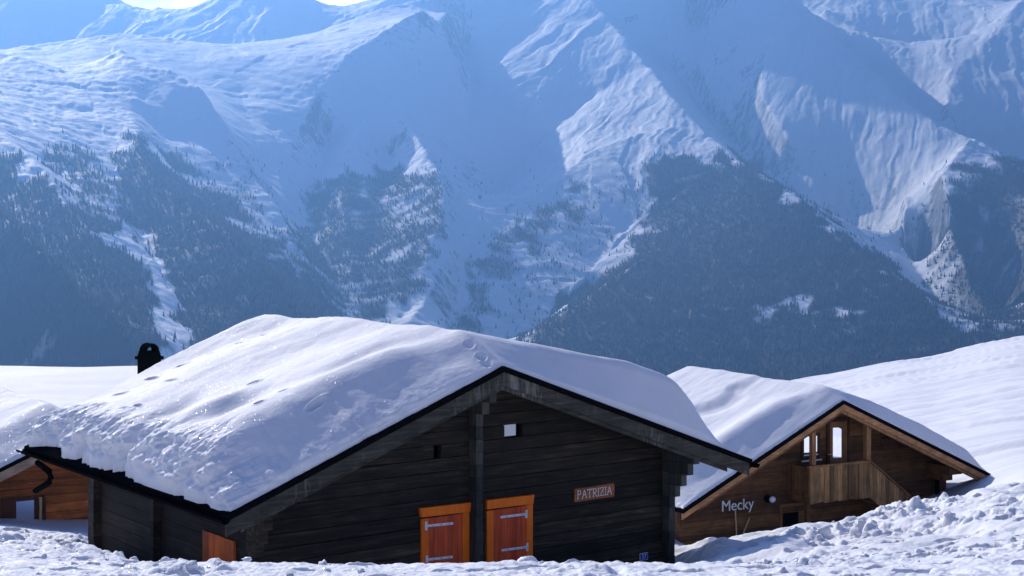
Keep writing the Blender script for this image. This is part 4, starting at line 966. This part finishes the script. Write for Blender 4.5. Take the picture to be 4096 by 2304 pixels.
# rusty bucket
kx, kz = L2(708, 1065, WY2-.35)
mb = MB(); mb.tube([(0, 0, -.32), (0, 0, .0)], [.10, .14], 16); mb.tube([(0, 0, .0), (0, 0, .02)], .148, 16)
bk = mb.build('bucket', M['bucket']); place(h2, bk, kx, WY2-.35, kz+.03); tag(bk, 'small rusty orange bucket half hidden behind the snow bank', 'bucket')
# snow
def zr2(x): return np.where(x < xa2, zA2-s2L*(xa2-x), zA2-s2R*(x-xa2))
def tk2(x, y): return np.interp(x, [0, 1, 3, xa2, 7, 9, 10.8, 11.5], [.34, .42, .44, .34, .52, .56, .48, .25])
def ext2(x, y):
    c = 4.1+.5*np.sin(x*.9)+.9*fbm(x/1.3, y*0+.5, 3, 421)
    return .18*np.exp(-((y-1.2)/.6)**2)*sstep(.3, 1.2, x)*sstep(5.4, 4, x)+.13*sstep(-.15, .45, y-c)*sstep(.6, 1.5, x)*sstep(6.2, 4.6, x)-.06*np.exp(-((y-c+.4)/.35)**2)*sstep(5.5, 4, x)
roof_snow(h2, 'roof_snow', 'smooth snow layer on the roof of the brown chalet', 0, xe2, -.05, LEN2, zr2, tk2, lambda y: .03+.05*np.abs(nz(y, .2, 401)), lambda y: .10+.06*np.abs(nz(y, .2, 403)),
          lambda x: .03+.05*np.abs(nz(x, .15, 405)), lambda x: .03+0*x, 420, 380, [], M['roofsnow'], .05, bL=.5, bR=.9, bF=lambda x: np.interp(x, [0, 4.5, 6, 7, 11], [1.1, 1.05, .6, .4, .35]), bB=.6, extra=ext2)

# ---- third chalet (left, mostly hidden)
B3 = -10.0
h3 = House('chalet', 'orange-brown timber chalet at the left edge behind the dark chalet', 'chalet', -420, 2110, 34.5, 11000, B3)
xa3, zA3 = h3.loc(270, 1737); zL3 = h3.loc(-420, 2082)[1]; xe3 = xa3*2-.2; LEN3 = 9.0
zR3 = zL3; s3 = (zA3-zL3)/xa3; s3r = (zA3-zR3)/(xe3-xa3); WY3 = .9
print('h3', xa3, zA3+B3, zL3+B3, s3)
gable_roof(h3, xa3, zA3, xe3, zL3, zR3, LEN3, .09, -.08, M['black'])
barge(h3, xa3, zA3, 0, zL3, .24, -.04, 0, .092, M['taupe']); barge(h3, xa3, zA3, xe3, zR3, .24, -.04, 0, .092, M['taupe'])
def z7(x, y): return (x/2.899, 1750+y/2.899)
W3R = h3.loc(420, 2000, WY3)[0]+.6; W3L = .8
zu3 = lambda x: float(np.where(x < xa3, zA3-s3*(xa3-x), zA3-s3r*(x-xa3))-.12)
mb = MB(); boards(mb, lambda z: max(W3L, xa3-(zA3-.12-z)/s3), lambda z: min(W3R, xa3+(zA3-.12-z)/s3r), 1.6, zA3-.15, .215, WY3, WY3+.12, rnd=random.Random(6)); mb.build('wall', M['orangewall'], h3.root)
mb = MB(); mb.box(W3L, W3L+.1, WY3+.125, LEN3-.8, 0, zu3(W3L)); mb.build('wall', M['orangewall'], h3.root)
mb = MB(); mb.box(W3R-.1, W3R, WY3+.125, LEN3-.8, 0, zu3(W3R)); mb.build('wall', M['orangewall'], h3.root)
mb = MB(); mb.prism([(W3L, 0), (W3R, 0), (W3R, zu3(W3R)), (xa3, zu3(xa3)), (W3L, zu3(W3L))], LEN3-.9, LEN3-.8); mb.build('wall', M['orangewall'], h3.root)
L3 = lambda x, y: h3.loc(*z7(x, y), WY3)
fx0, fz1 = L3(-150, 722); fx1, fz0 = L3(510, 1000)
mb = MB(); mb.box(fx0, fx1, WY3-.03, WY3-.002, fz0-.3, fz1); wf3 = mb.build('window', M['doorw'], h3.root)
g0, gz1_ = L3(182, 742); g1, gz0_ = L3(388, 950)
mb = MB(); mb.box(g0, g1, WY3-.045, WY3-.032, gz0_-.2, gz1_); mb.build('glass_pane', M['glass'], wf3)
a0, az = L3(446, 690); a1, _ = L3(472, 690)
mb = MB(); mb.box(a0, a1, WY3-.10, WY3-.032, fz0-.3, az); mb.build('shutter_edge', M['handle'], wf3)
mb = MB(); mb.box(a1+.01, a1+.10, WY3-.09, WY3-.032, fz0-.3, az-.01); mb.build('shutter', M['doorw'], wf3)
def zr3f(x): return np.where(x < xa3, zA3-s3*(xa3-x), zA3-s3r*(x-xa3))
roof_snow(h3, 'roof_snow', 'snow layer on the roof of the orange-brown chalet at the left edge', 0, xe3, -.05, LEN3, zr3f, lambda x, y: .62+.05*fbm(x/1.5, y/1.5, 2, 511), lambda y: .03+.0*y, lambda y: .1+0*y, lambda x: .03+.05*np.abs(nz(x, .15, 505)), lambda x: .03+0*x, 260, 300, [], M['roofsnow'], .05, bL=.5, bR=.8, bF=1.5, bB=1.6)

# ------------------------------------------------------------------ haze
if HAZE > 0:
    mb = MB(); mb.box(-7500, 7500, -120, 11500, -1200, 2500)
    hm = bpy.data.materials.new('haze'); hm.use_nodes = True; nt = hm.node_tree
    nt.nodes.remove(nt.nodes['Principled BSDF'])
    pv = nt.nodes.new('ShaderNodeVolumePrincipled'); pv.inputs['Color'].default_value = (*HAZE_COL, 1); pv.inputs['Density'].default_value = HAZE; pv.inputs['Anisotropy'].default_value = .52
    L(nt, pv.outputs[0], nt.nodes['Material Output'].inputs['Volume'])
    hz = mb.build('haze', hm); tag(hz, kind='stuff')
print('H max', H.max())
